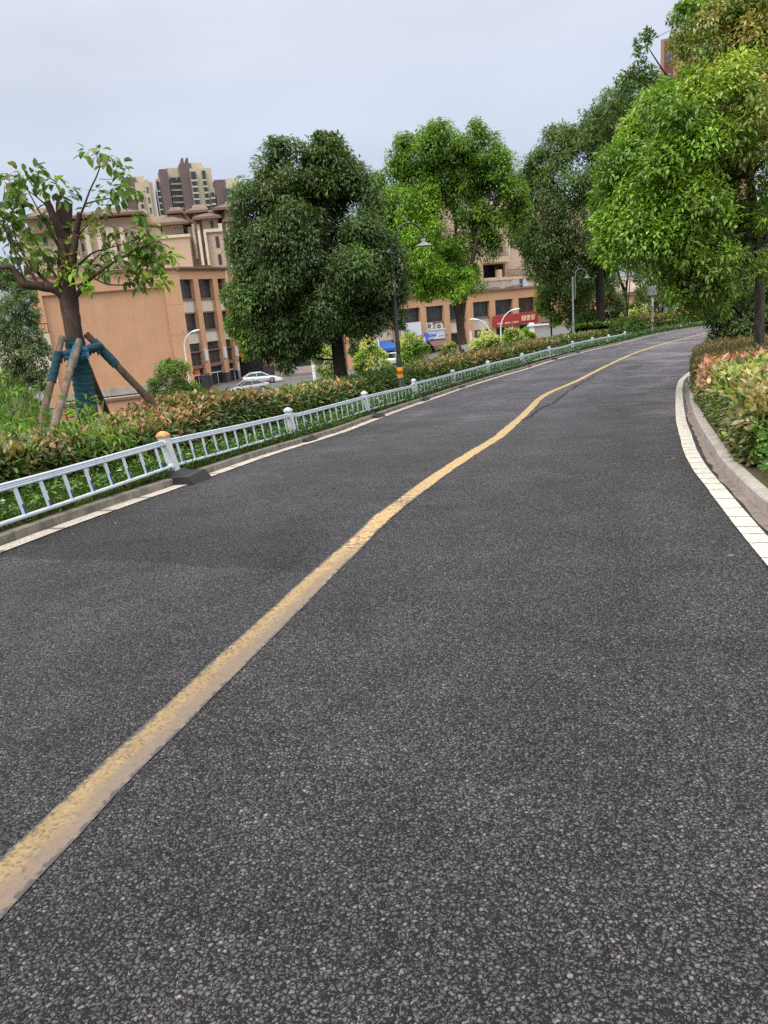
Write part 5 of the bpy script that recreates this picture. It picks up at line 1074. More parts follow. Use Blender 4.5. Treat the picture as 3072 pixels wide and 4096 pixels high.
# ---- the big bright tree on the right
TIPS = TAN + YG
tree('shade_tree', 'big bright green tree with tan young leaves overhanging the road on the right', 'tree', 17.0,
     [(2520, 690, 110, 0, BR + MD), (2475, 790, 85, .2, BR + MD), (2560, 850, 130, -.4, BR + MD[2:] + YG[:1]), (2440, 910, 75, 0, BR), (2490, 960, 105, -.4, BR + MD[2:]), (2605, 950, 112, -.8, BR + MD), (2650, 510, 140, .2, MD + BR + YG[:1]), (2775, 390, 110, .3, MD + BR + TIPS[:1]), (2850, 210, 150, .5, MD + TIPS), (2980, 130, 160, 0, MD + TIPS), (3060, 300, 160, .6, MD + TIPS + BR), (2910, 430, 180, -.6, MD + TIPS + BR), (2760, 620, 180, -.8, MD + BR + YG[:1]), (2960, 650, 190, .2, MD + TIPS[:2] + BR), (2800, 840, 180, -.6, MD + BR), (2700, 950, 120, -.9, MD + BR), (2790, 1080, 120, -.5, MD + DK[2:]), (2720, 1060, 75, -.3, MD + BR), (2750, 1170, 85, -.6, BR + MD), (2860, 1040, 90, -1.2, MD + BR), (2885, 1140, 70, -1.0, BR + MD), (2850, 1215, 60, -.4, MD + BR), (3060, 1050, 60, -.6, MD + YG[:1]), (3070, 820, 90, -.4, MD + BR), (2660, 1000, 70, .4, BR), (3120, 550, 160, 0, MD), (3180, 250, 160, .5, MD), (2720, 760, 130, .4, MD + BR), (2850, 700, 130, .8, MD), (2650, 720, 110, .3, MD + BR), (2990, 420, 130, .8, MD + TIPS[:1]), (2880, 560, 120, .9, MD), (2800, 700, 200, 1.3, DK), (2900, 900, 150, 1.6, DK), (2650, 850, 130, 1.2, DK), (2700, 560, 120, 1.2, DK), (2900, 350, 150, 1.4, DK), (2930, 900, 90, 1.5, DK), (3010, 500, 120, -1.2, MD + TIPS), (2560, 560, 70, .4, MD + BR + TIPS[:1]), (2900, 970, 50, -.8, MD), (2770, 60, 50, .4, MD)],  # inner DK lobes paint the crown's shaded hollows into the leaf colour
     [[(3042, 1470, .125, 1.0), (3035, 1300, .115, 1), (3040, 1150, .105, 1), (3035, 980, .10, .9), (3000, 700, .08, .6), (2940, 400, .05, .3), (2930, 150, .02, .3)], [(3037, 1080, .07, 1), (2900, 960, .05, .3), (2720, 880, .035, 0), (2560, 800, .02, 0)], [(3030, 980, .06, .9), (2920, 1010, .04, 0), (2780, 1080, .025, -.3), (2680, 1100, .015, -.4)], [(3000, 720, .06, .6), (2850, 560, .04, 0), (2680, 480, .02, .1)], [(3035, 1000, .06, .9), (3120, 850, .05, .5), (3160, 500, .03, .3)]],
     92000, .115, .052, MD + BR, None, mat=LEAFG, bark=BARKG, tw=(.34, .17), fill=.2, n=10, bias=.75)
# dark thicket behind its trunk
tree('evergreen_shrub', 'deep green thicket behind the trunk of the big right hand tree', 'shrub', 25.0, [(2890, 1150, 110, 0), (3010, 1150, 130, 1), (2960, 1290, 90, 0), (3060, 1330, 90, .5), (2900, 1330, 50, .4), (3120, 1180, 140, 1), (2990, 1010, 120, 2), (3090, 960, 120, 2), (2850, 1240, 60, .3)],
     [[(3000, 1450, .10, .5), (2990, 1300, .08, .5), (2980, 1100, .05, .5)], [(3000, 1400, .05, .5), (3080, 1200, .04, .5)]], 30000, .16, .06, DK[:3], None, mat=LEAF, bark=BARKD, fill=.4)
# ---- smaller trees by the bend
tree('small_tree', 'small round headed tree with a thin stem left of the garden lamp', 'tree', 60.0, [(2250, 1170, 78), (2195, 1205, 50), (2300, 1160, 65), (2280, 1245, 55), (2205, 1160, 50), (2165, 1225, 25), (2225, 1255, 40), (2260, 1110, 45)], [[(2207, 1350, .07, 0), (2203, 1290, .06, 0), (2205, 1240, .05, 0), (2230, 1180, .03, 0)]], 13000, .24, .085, MD + DK[1:], None, bark=BARKD, tw=(.5, .22))
tree('small_tree', 'low dark bushy tree with paired stems right of the garden lamp', 'tree', 63.0, [(2385, 1175, 85), (2330, 1220, 60), (2430, 1215, 65), (2400, 1125, 60), (2360, 1250, 55), (2340, 1150, 50), (2440, 1265, 30)], [[(2333, 1335, .13, 0), (2325, 1280, .11, 0), (2310, 1240, .07, 0), (2340, 1180, .04, 0)], [(2336, 1330, .10, 0), (2345, 1270, .08, 0), (2400, 1190, .04, 0)]], 13000, .24, .085, DK + MD[:1], None, bark=BARK, tw=(.5, .22))
tree('slender_tree', 'slender dark forked tree with a whitewashed foot beside the cabinet post', 'tree', 68.0, [(2470, 1060, 60), (2530, 1085, 50), (2440, 1105, 50), (2560, 1165, 25), (2545, 1205, 25), (2430, 1210, 30), (2490, 1000, 60), (2420, 1160, 30)], [[(2505, 1318, .22, 0), (2503, 1240, .19, 0), (2500, 1165, .16, 0), (2480, 1120, .11, 0), (2465, 1060, .08, 0)], [(2502, 1180, .11, 0), (2512, 1100, .08, 0), (2515, 1020, .05, 0)], [(2510, 1260, .05, 0), (2516, 1170, .04, 0), (2522, 1090, .03, 0)]], 7000, .26, .09, DK + MD[:1], None, bark=BARKD, tw=(.5, .22), wash=((2505, 1316), (2503, 1275), .20))
tree('small_tree', 'many stemmed dark tree under the bright tree at the far bend', 'tree', 80.0, [(2620, 1170, 60), (2690, 1190, 65), (2740, 1215, 45), (2640, 1225, 35), (2680, 1130, 60), (2620, 1110, 50)], [[(2650, 1300, .07, 0), (2640, 1250, .06, 0), (2620, 1190, .04, 0)], [(2656, 1300, .07, 0), (2662, 1240, .06, 0), (2680, 1180, .04, 0)], [(2662, 1300, .06, 0), (2690, 1240, .05, 0), (2730, 1200, .04, 0)], [(2653, 1300, .06, 0), (2651, 1240, .05, 0), (2650, 1180, .04, 0)]], 9000, .30, .11, DK + MD, None, bark=BARKD, tw=(.6, .25))
# ---- shrubs
def shrub(label, Y, lobes, stem, nl, cols, L=.16, W=.07, group=None, w=None, tw=(.3, .14)):
    return tree('shrub', label, 'shrub', Y, lobes, [[(stem[0], stem[1], .06, 0), (stem[0], stem[1] - 30, .04, 0), (lobes[0][0], lobes[0][1], .02, 0)]], nl, L, W, cols, w, group=group, tw=tw, fill=.4, bark=BARKD)
shrub('dense round green bush at the foot of the orange end wall', 44.0, [(690, 1530, 75, 0), (650, 1560, 55, -.3), (730, 1570, 55, .2), (700, 1590, 60, -.4), (640, 1600, 45, 0), (690, 1480, 35, 0)], (690, 1650), 14000, MD + DK[1:], .15, .06)
G_ = 'pale yellow flowering shrubs along the car park edge'
YS = PALE + YG + BR[:1]
shrub('pale yellow shrub left of the white off roader', 62.0, [(1475, 1405, 42, 0, YS), (1450, 1450, 40, 0, MD + YG), (1500, 1440, 40, 0, YS), (1465, 1470, 30, 0, MD + PALE[:1])], (1475, 1505), 5000, YS, .20, .10, G_)
shrub('whitish small shrub under the white off roader', 60.0, [(1545, 1465, 24, 0), (1535, 1485, 20, 0), (1560, 1480, 18, 0)], (1545, 1520), 1800, PALE + MD, .18, .08, G_)
shrub('green shrub with pale yellow tips in front of the slatted grille', 61.0, [(1640, 1380, 40, 0, YS), (1665, 1410, 45, 0, MD + BR), (1625, 1425, 38, 0, BR + YG), (1660, 1440, 35, 0, MD)], (1650, 1490), 5000, MD + YG, .20, .09, G_)
shrub('large cream flowering shrub below the louvred bay', 61.0, [(1945, 1365, 42, 0, PALE), (1910, 1395, 38, 0, PALE), (1900, 1420, 35, 0, PALE + MD), (1960, 1390, 40, 0, PALE + MD), (1935, 1405, 45, 0, MD + YG), (1985, 1370, 22, 0, PALE)], (1930, 1460), 6500, PALE, .20, .10, G_)
shrub('yellow green shrub in front of the red sign shop', 64.0, [(2045, 1345, 26, 0, YG + PALE), (2065, 1350, 24, 0, BR + PALE), (2030, 1360, 22, 0, BR)], (2050, 1410), 2600, YG, .20, .09, G_)
shrub('bright yellow green shrub beside the boom gate', 66.0, [(2105, 1345, 24, 0, YG + BR), (2125, 1352, 18, 0, YG)], (2110, 1400), 1600, YG, .20, .09, G_)
shrub('sparse yellow flowering shrub left of the dark tree trunk', 58.0, [(1300, 1420, 38, 0, PALE + MD), (1330, 1450, 42, 0, MD + YG), (1265, 1425, 28, 0, PALE + MD), (1310, 1480, 40, 0, MD + PALE[:1]), (1340, 1410, 25, 0, YG)], (1315, 1530), 4200, YG, .20, .08, G_)
shrub('thin olive yellow shrub in front of the dark shop door', 63.0, [(1800, 1400, 30, 0), (1790, 1435, 30, 0), (1770, 1410, 20, 0), (1815, 1440, 25, 0), (1690, 1425, 18, 0)], (1800, 1490), 2600, [(.20, .20, .06), (.26, .24, .08)] + YG[:1], .20, .07, G_)
shrub('cream yellow shrub behind the slender forked tree', 72.0, [(2555, 1255, 30, 0, PALE), (2530, 1265, 25, 0, PALE), (2580, 1270, 28, 0, MD), (2560, 1285, 25, 0, MD + YG)], (2555, 1315), 3000, PALE, .24, .12, G_)
shrub('low cream yellow shrub left of the slender forked tree', 71.0, [(2480, 1282, 20, 0, PALE), (2460, 1295, 18, 0, PALE), (2420, 1303, 14, 0, PALE), (2440, 1300, 14, 0, PALE), (2320, 1318, 14, 0, PALE)], (2470, 1320), 2400, PALE, .22, .11, G_)
shrub('dark clipped conical bush against the orange wall', 96.0, [(1430, 1375, 38, 0), (1425, 1345, 28, 0), (1440, 1405, 32, 0), (1420, 1400, 25, 0), (1452, 1375, 22, 0)], (1435, 1460), 4500, DK, .30, .12)
shrub('dark rounded bush below the stepped roofs at the bend', 100.0, [(2530, 1255, 35, 0), (2500, 1262, 25, 0), (2550, 1270, 25, 0)], (2530, 1310), 2500, DK + MD[:1], .35, .14)
for i, (lb, Y, lo_, st) in enumerate((('grey green bush in front of the pale concrete wall', 52.0, [(60, 1250, 60), (100, 1330, 65), (125, 1400, 70), (60, 1420, 60), (140, 1470, 55), (90, 1200, 50), (30, 1340, 55), (85, 1490, 55), (40, 1500, 45), (150, 1530, 40), (110, 1270, 50), (75, 1370, 60)], (100, 1560)), ('dark bush at the left picture edge behind the pruned tree', 60.0, [(20, 1120, 60), (70, 1150, 50), (-40, 1180, 80), (110, 1170, 35), (-20, 1260, 40)], (20, 1420)))):
    shrub(lb, Y, [(x, y, r, 0) for x, y, r in lo_], st, 16000, [(.12, .18, .07), (.15, .21, .085), (.10, .15, .06)], .20, .08)

# ---- the pruned tree on its stakes
Y1 = 13.0
e = empty('pruned_tree', tuple(at(372, 1770, Y1))); tag(e, 'lopped tree with sawn stumps and leafy new shoots, trunk wrapped in blue cloth', 'tree')
B1 = at(372, 1770, Y1)
def q1(x, y, dz=0): return Vector(at(x, y, Y1 + dz) - B1)
m = MB()
def limb(pts, n=9, jit=.06):
    P = [q1(x, y, d) for x, y, r, d in pts]; R_ = [r for *_, r, d in pts]; P2, r2 = [], []
    for i in range(len(P) - 1):
        for t in np.linspace(0, 1, 4, endpoint=False): P2.append(P[i].lerp(P[i + 1], t)); r2.append(R_[i] + (R_[i + 1] - R_[i]) * t)
    P2.append(P[-1]); r2.append(R_[-1])
    P2 = [P2[0]] + [(P2[i - 1] + P2[i] * 2 + P2[i + 1]) / 4 for i in range(1, len(P2) - 1)] + [P2[-1]]
    m.tube(P2, r2, n, jit=jit)
limb([(376, 1800, .155, 0), (352, 1660, .15, 0), (326, 1500, .145, 0), (302, 1380, .142, 0), (287, 1270, .140, 0), (272, 1185, .150, 0), (262, 1100, .125, 0), (258, 1000, .105, 0), (250, 920, .095, .05), (245, 812, .082, .1)], 14)
limb([(256, 950, .085, 0), (225, 890, .065, -.1), (188, 806, .055, -.2)]); limb([(262, 960, .08, 0), (270, 880, .075, .1), (272, 815, .072, .15)])
limb([(268, 1150, .09, 0), (290, 1060, .065, -.15), (297, 980, .055, -.2), (305, 930, .05, -.2), (319, 852, .042, -.25)]); limb([(290, 1040, .05, -.15), (303, 985, .04, -.25), (308, 940, .03, -.3)])
limb([(275, 1190, .11, 0), (220, 1152, .088, -.1), (150, 1142, .075, -.2), (98, 1140, .07, -.3), (68, 1095, .058, -.3), (42, 1066, .045, -.35), (0, 1070, .03, -.4), (-80, 1060, .02, -.4)])
for pts in ([(150, 1140, .03, -.2), (110, 1060, .02, -.2), (40, 980, .012, -.2), (5, 860, .008, -.2), (20, 740, .005, -.2)], [(210, 1150, .035, -.1), (150, 1090, .03, 0), (100, 1030, .02, .1), (60, 950, .01, .1)], [(245, 1140, .03, 0), (190, 1050, .02, .2), (130, 940, .012, .2), (60, 860, .006, .2)], [(240, 1000, .02, 0), (170, 870, .014, -.2), (110, 760, .008, -.2), (90, 700, .005, -.2)], [(205, 840, .016, -.2), (150, 790, .010, -.2), (80, 740, .006, -.2)],
            [(315, 880, .022, -.25), (335, 830, .018, -.25), (360, 760, .014, -.25), (385, 710, .012, -.3), (403, 660, .009, -.3), (385, 620, .006, -.3), (362, 600, .004, -.3)], [(403, 670, .008, -.3), (430, 640, .006, -.3), (470, 650, .004, -.3)], [(345, 815, .014, -.25), (390, 802, .011, -.3), (450, 792, .008, -.3), (560, 765, .004, -.3)], [(398, 716, .006, -.3), (440, 718, .004, -.3), (480, 705, .003, -.3)],
            [(300, 1190, .045, 0), (345, 1130, .032, -.15), (400, 1085, .027, -.25), (460, 1045, .02, -.3), (540, 1000, .014, -.3), (640, 960, .006, -.3)], [(315, 1060, .02, -.1), (370, 1010, .016, -.15), (440, 990, .012, -.2), (540, 965, .006, -.2)], [(370, 1110, .016, -.2), (430, 1140, .012, -.3), (540, 1140, .008, -.3), (640, 1120, .004, -.3)], [(310, 1150, .015, 0), (360, 1100, .01, .2), (460, 1080, .008, .3), (560, 1090, .004, .3)], [(330, 1100, .012, 0), (400, 1010, .009, .2), (480, 930, .007, .2), (560, 900, .004, .2)],
            [(315, 940, .012, -.2), (350, 900, .010, -.2), (400, 860, .007, -.2), (420, 830, .004, -.2)], [(280, 1000, .012, 0), (250, 860, .008, .3), (235, 770, .004, .3)], [(100, 1130, .02, -.3), (60, 1010, .012, -.4), (30, 900, .008, -.4), (-20, 820, .004, -.4)], [(260, 1030, .01, 0), (210, 930, .008, -.3), (140, 880, .004, -.3)]): limb(pts, 5, 0)
tr1 = m.build('trunk', barkmat('lopped_bark', (.075, .052, .042), 14), e)
cutm = plain('sawn_wood', (.17, .115, .085), .9, var=.3, sc=30)
for x, y, d, r, ax in ((245, 809, .1, .083, (0, 0, 1)), (187, 803, -.2, .055, (-.35, -.1, .9)), (272, 812, .15, .073, (.1, 0, 1)), (320, 848, -.25, .042, (.2, -.1, .9))):
    m = MB(); m.lathe([(0, .006), (r, .0), (r * 1.02, -.02)], q1(x, y, d), 10, axis=ax); m.build('sawn_end', cutm, tr1)
CL = [(360, 615, 26), (420, 640, 34), (455, 660, 42), (490, 690, 24), (400, 610, 20), (10, 720, 50), (90, 705, 40), (130, 715, 42), (170, 745, 24), (50, 770, 50), (5, 830, 50), (100, 780, 30), (135, 690, 20), (230, 770, 36), (282, 780, 24), (255, 760, 20), (455, 775, 30), (500, 775, 36), (550, 780, 34), (400, 830, 34), (365, 845, 24), (470, 810, 24), (530, 840, 26), (440, 740, 14), (390, 770, 14), (560, 940, 60), (620, 950, 50), (540, 985, 50), (600, 1050, 70), (660, 1010, 42), (500, 1050, 50), (640, 1115, 36), (430, 1050, 44), (690, 1010, 24), (560, 1090, 50), (440, 1090, 36), (490, 1130, 26), (600, 1130, 26), (345, 1060, 40), (640, 1060, 40), (530, 1030, 40), (580, 1000, 50), (130, 895, 46), (55, 920, 40), (170, 990, 50), (80, 990, 50), (120, 1040, 44), (205, 1010, 30), (320, 1085, 32), (340, 1125, 34), (30, 860, 36), (90, 830, 36), (300, 940, 30), (430, 925, 24), (190, 900, 24), (60, 850, 26), (30, 960, 34), (-20, 900, 50), (200, 1060, 30), (300, 1140, 24), (390, 960, 22), (210, 860, 26), (160, 860, 26), (20, 1040, 30)]
PL1 = [(.10, .175, .036), (.13, .21, .045), (.08, .14, .03), (.17, .25, .05), (.16, .17, .06)]
A = [[] for _ in range(6)]
for x, y, r in CL:
    k = max(2, int((r / 9.0) ** 1.75 / 2.6)); c = at(x, y, Y1 + rnd.uniform(-.35, .25)); rr = r / FPX * Y1
    P = c + rdir(k) * rr * NR.uniform(.3, 1, (k, 1)); dr = unit(rdir(k) * .6 + (P - c) / rr + np.array([0, 0, -.1])); cl = pal(BR[1:] if (x, y) in ((600, 1050), (640, 1115), (320, 1085), (340, 1125), (660, 1010), (690, 1010)) else PL1, k)
    for i, a in enumerate(sprigs(P, dr, cl, 5, .13, .07, .155, .082, .5)): A[i].append(a)
for x, y in ((235, 1110), (250, 1090), (240, 1130), (285, 1030), (300, 1010), (280, 950), (360, 905), (380, 930)):      # pale shoots on the trunk
    c = at(x, y, Y1 - .2); k = 4; P = c + rdir(k) * .08
    for i, a in enumerate(sprigs(P, rdir(k), pal(TAN + YG, k), 5, .10, .05, .085, .045, .2)): A[i].append(a)
A = [np.concatenate(a) for a in A]; A[0] = A[0] - B1; leafmesh('crown', *A, LEAF, e, six=True)
clothm = NT('blue_wrapping_cloth'); v = clothm.obj(); mp = clothm.new('ShaderNodeMapping'); mp.inputs['Scale'].default_value = (2, 2, 24); mp.inputs['Rotation'].default_value = (.15, -.2, 0); clothm.l(v, mp.inputs[0]); f = clothm.noise(mp.outputs[0], 1.5, 5, .6, .6)
clothm.col(clothm.mix(clothm.rng(clothm.noise(v, 4, 4), .4, .65, 0, 1), clothm.ramp(f, [(.3, (.016, .052, .065)), (.7, (.042, .115, .14))]), (.022, .058, .075))); clothm.set(rough=.9, spec=.15); clothm.bump(f, .9, .03); CLO = clothm.mat
cb2 = NT('bright_blue_cloth'); v = cb2.obj(); cb2.col(cb2.ramp(cb2.noise(v, 12, 5, .6), [(.3, (.02, .075, .13)), (.7, (.055, .16, .26))])); cb2.set(rough=.9, spec=.15); cb2.bump(cb2.noise(v, 25, 4), .8, .02); CLB = cb2.mat
def wrap(mb, pts, rs, n=12):
    P = [q1(*p) for p in pts]; Q, R_ = [], []
    for i in range(len(P) - 1):
        k = max(3, int((P[i + 1] - P[i]).length / .03))
        for t in np.linspace(0, 1, k, endpoint=False): Q.append(P[i].lerp(P[i + 1], t)); R_.append((rs[i] + (rs[i + 1] - rs[i]) * t) * (1 + .035 * math.sin(len(Q) * 2.1) + rnd.uniform(-.02, .03)))
    Q.append(P[-1]); R_.append(rs[-1]); mb.tube(Q, R_, n, jit=.03)
m = MB(); wrap(m, [(383, 1830, 0), (376, 1770, 0), (352, 1660, 0), (333, 1540, 0), (312, 1430, 0), (296, 1352, 0)], [.182, .18, .172, .166, .162, .165]); m.build('cloth_wrap', CLO, tr1)
# stakes
st = empty('tree_stakes', tuple(B1)); tag(st, 'frame of four timber stakes and crosspieces tied round the pruned tree with blue cloth', 'tree stakes')
POLE = barkmat('stake_bark', (.17, .125, .095), 10); POLED = barkmat('dark_stake_bark', (.085, .062, .045), 10)
def stake(pts, r, mm, wr=None, wm=None):
    m = MB(); P = [q1(*p) for p in pts]; n = 10; a, b = P[0], P[-1]
    m.tube([a.lerp(b, t) + Vector((rnd.uniform(-.006, .006), 0, 0)) for t in np.linspace(0, 1, n)], [r * (1.08 - .16 * t + rnd.uniform(-.04, .04)) for t in np.linspace(0, 1, n)], 10, jit=.04); o = m.build('stake', mm, st)
    if wr: w_ = MB(); wrap(w_, [tuple(np.array(pts[0]) + (np.array(pts[-1]) - np.array(pts[0])) * t) for t in wr], [r * 1.28, r * 1.22], 10); w_.build('cloth_tie', wm or CLB, o)
    return o
stake([(155, 1740, -.9), (250, 1345, -.25)], .056, POLE, (.54, .84), CLO)
stake([(182, 1830, -2.35), (316, 1362, -.36)], .056, POLE, (.77, .94), CLB)
stake([(700, 1705, .25), (345, 1335, .05)], .062, POLED, (.66, .92), CLO)
stake([(470, 1760, 1.3), (340, 1440, .25)], .06, POLED)
def cross(pts, r, mm):
    m = MB(); wrap(m, pts, [r] * len(pts), 10)
    P = [q1(*p) for p in pts]
    for k in range(12):                 # ragged ends of cloth
        t = rnd.random(); p = P[0].lerp(P[-1], t); d = Vector((rnd.uniform(-.05, .05), rnd.uniform(-.05, 0), -rnd.uniform(.05, .13))); s = Vector((rnd.uniform(.02, .04), .01, 0)); p = p - Vector((0, r * .8, r * .5)); m.add([p - s, p + s, p + s * .3 + d, p - s * .5 + d * .8, p + Vector((0, .01, 0))], [(0, 1, 2, 3), (0, 4, 1)])
    m.build('tied_crosspiece', mm, st)
cross([(212, 1425, -.3), (300, 1408, -.33)], .058, CLO); cross([(300, 1405, -.36), (345, 1398, -.2), (405, 1385, .05)], .07, CLO); cross([(322, 1402, -.40), (352, 1400, -.38)], .055, CLB)
m = MB(); P = [q1(202, 1432, -.34), q1(238, 1428, -.36)]; m.tube(P, .05, 10); m.build('crosspiece_end', POLE, st)
# ------------------------------------------------------------------ hedges, grass and ground cover
def hsum(s, seed, f=(.35, .9, 2.1)): r = random.Random(seed); return sum(math.sin if False else np.sin(s * k + r.uniform(0, 6.28)) / (i + 1) for i, k in enumerate(f)) / 1.8
def hedge(name, label, curve, sgn, y0, y1, d0, d1, h, dens, L0, palf, zground, seed=1, six_to=0, topbias=.0, cols_core=None, grow=22.0):
    """clipped hedge: a twiggy core and leaves all over its front, top and back"""
    q = span(curve, y0, y1); N = normals(q) * sgn; s = np.r_[0, np.cumsum(np.hypot(*np.diff(q, axis=0).T))]
    e = empty(name, (q[0][0], q[0][1], float(zground(q[0], d0)))); tag(e, label, 'hedge'); O = np.array(e.location)
    hh = lambda si: (h if not callable(h) else h(np.interp(si, s, q[:, 1]))) * (1 + .07 * hsum(si, seed) + .03 * hsum(si * 5, seed + 3))
    # core
    V = []; prof = [(.08, .0), (.05, .55), (.12, .86), (.5, .93), (.88, .86), (.95, .5), (.92, 0)]
    for i in range(0, len(q), 2):
        for a, b in prof:
            d = d0 + (d1 - d0) * a + .03 * hsum(s[i] * 3 + a * 9, seed); p = q[i] + N[i] * d; V.append((p[0], p[1], zground(p, d) + hh(s[i]) * b * .93))
    k = len(prof); n = len(V) // k; F = [(i * k + j, i * k + j + 1, (i + 1) * k + j + 1, (i + 1) * k + j) for i in range(n - 1) for j in range(k - 1)] + [tuple(range(k)), tuple(range((n - 1) * k, n * k))]
    mb = MB(); mb.add(np.array(V) - O, F, 0, True); mb.build('branches', cols_core or CORE, e)
    # leaves, density falling and size growing with distance
    hm = h if not callable(h) else h(30.0); per = (hm * 2 + (d1 - d0)); Y = q[:, 1]; size = L0 * (1 + np.clip(Y - 9, 0, 80) / grow); lam = dens * per * .25 / (size / L0) ** 1.75
    cnt = NR.poisson(lam); si = np.repeat(np.arange(len(q)), cnt); n = len(si); sj = s[si] + NR.uniform(0, .25, n); w = NR.uniform(0, 1, n)
    hv = hh(sj); u = w * per; front = u < hm; top = (u >= hm) & (u < hm + d1 - d0); fr_ = np.where(front, u / hm, np.where(top, (u - hm) / (d1 - d0), (u - hm - (d1 - d0)) / hm))
    dd = np.where(front, d0, np.where(top, d0 + fr_ * (d1 - d0), d1)); zz = np.where(front, fr_, np.where(top, 1, 1 - fr_))
    rnd_c = np.clip((zz - .72) / .28, 0, 1) ** 2 * .13 * (d1 - d0); dd = np.where(front, dd + rnd_c, np.where(top, dd, dd - rnd_c)); zz = zz - np.where(top, .10 * np.abs(fr_ * 2 - 1) ** 3, 0)
    dd = dd + NR.normal(0, .035, n) + .06 * hsum(sj * 2.3 + zz * 5, seed + 5)
    base = q[si] + N[si] * dd[:, None]; t = np.c_[-N[:, 1], N[:, 0]]; base = base + t[si] * NR.uniform(-.12, .12, n)[:, None]
    zg = np.array(zground(base, dd)); lift = NR.uniform(-.10, .06, n) + np.where(top, np.abs(NR.normal(0, .05, n)), 0)
    P = np.c_[base, zg + np.maximum(zz * hv + lift, .03)]
    out_ = np.where(front[:, None], -N[si], np.where(top[:, None], 0 * N[si], N[si])); OUT = np.c_[out_, np.where(top, 1.0, .25)]
    D = unit(OUT * .75 + rdir(n) * .75 + np.array([0, 0, .25])); U = unit(np.array([0, 0, .8]) + OUT * .7 + NR.normal(0, .35, (n, 3)))
    C = palf(sj, zz, top, fr_, n, base); L = size[si] * NR.uniform(.6, 1.25, n)
    P -= O
    if six_to:
        m_ = base[:, 1] < six_to
        leafmesh('foliage', P[m_], D[m_], U[m_], L[m_], L[m_] * .47, C[m_], LEAFG, e, six=True)
        leafmesh('foliage', P[~m_], D[~m_], U[~m_], L[~m_], L[~m_] * .5, C[~m_], LEAFG, e)
    else: leafmesh('foliage', P, D, U, L, L * .48, C, LEAFG, e)
    return e
CORE = plain('hedge_twigs', (.020, .020, .012), .95, var=.4, sc=30)
def zleft(p, d): p = np.asarray(p); return landz(p, np.asarray(d))
def zright(p, d): p = np.asarray(p); return roadz(p[..., 1]) + .13
def bands(sj, seed, edges): return np.interp(sj, [a for a, _ in edges], [b for _, b in edges])
PH_D = [(.075, .12, .03), (.10, .15, .036), (.12, .135, .045), (.065, .095, .028)]; PH_B = [(.17, .135, .05), (.22, .15, .06), (.14, .15, .045)]; PH_R = [(.46, .24, .14), (.50, .32, .19), (.42, .29, .13), (.42, .18, .11)]; PH_Y = [(.30, .29, .07), (.24, .28, .06), (.36, .28, .11)]; PH_G = [(.075, .15, .025), (.10, .19, .03), (.06, .12, .022)]
def left_pal(sj, zz, top, fr_, n, base):
    Y = base[:, 1]; nz = hsum(sj * 1.7, 41) + NR.normal(0, .35, n)
    red = np.interp(Y, [5, 8, 11, 13, 15, 17, 19, 20.5, 22.5, 25, 27, 31, 36, 42, 45, 54], [.45, .45, .55, .85, .75, .75, .75, .75, .10, .15, .75, .9, .85, .85, .35, .2])
    hi = np.where(top, .82, np.clip((zz - .72) / .28, 0, 1) * .65) * red
    r = NR.uniform(size=n); C = pal(PH_D, n)
    near = Y < 13
    m_ = (r < .35) & near; C[m_] = pal(PH_B + PH_D[1:2], n)[m_]
    m_ = NR.uniform(size=n) < .3; C[m_] = pal(PH_G + PH_D[1:2], n)[m_]
    m_ = (r < hi) & (nz > -.25); C[m_] = pal(PH_R + PH_B[:1] + PH_R, n)[m_]
    m_ = (r < hi) & (nz <= -.25); C[m_] = pal(PH_Y + PH_B[:1], n)[m_]
    m_ = (Y > 20.5) & (Y < 27.5) & (NR.uniform(size=n) < .55 * np.where(top, 1, zz)); C[m_] = pal(PH_G, n)[m_]
    m_ = (NR.uniform(size=n) < .22) & ~near; C[m_] = pal(PH_G[:1] + PH_D, n)[m_]
    return C
hedge('hedge', 'long clipped hedge with red and bronze tips behind the guardrail', KL, -1, 4.2, 54.5, 1.15, 2.75, lambda Y: np.interp(Y, [5, 9, 11, 12.3, 13.2, 14.5, 16.5, 54], [.62, .54, .50, .60, .80, .70, .62, .56]), 1500, .112, left_pal, zleft, 5, 21, grow=34)
def dark_pal(sj, zz, top, fr_, n, base):
    C = pal(PH_D + MD[:1], n); m_ = NR.uniform(size=n) < np.where(top, .55, .1); C[m_] = pal(PH_G + YG[:1], n)[m_]; return C
hedge('hedge', 'low dark green hedge between the guardrail end and the cabinet post', KL, -1, 54.5, 61.2, 1.3, 4.2, 1.0, 2000, .085, dark_pal, zleft, 9, grow=14)
def far_pal(sj, zz, top, fr_, n, base):
    C = pal(PH_D + MD[:1], n); m_ = NR.uniform(size=n) < np.where(top, .75, .15); C[m_] = pal([(.34, .20, .06), (.28, .19, .06), (.22, .20, .05)], n)[m_]; return C
hedge('hedge', 'far hedge with orange tops curving past the cabinet post', KL, -1, 61.2, 78, 1.9, 4.6, .95, 2000, .085, far_pal, zleft, 13, grow=14)
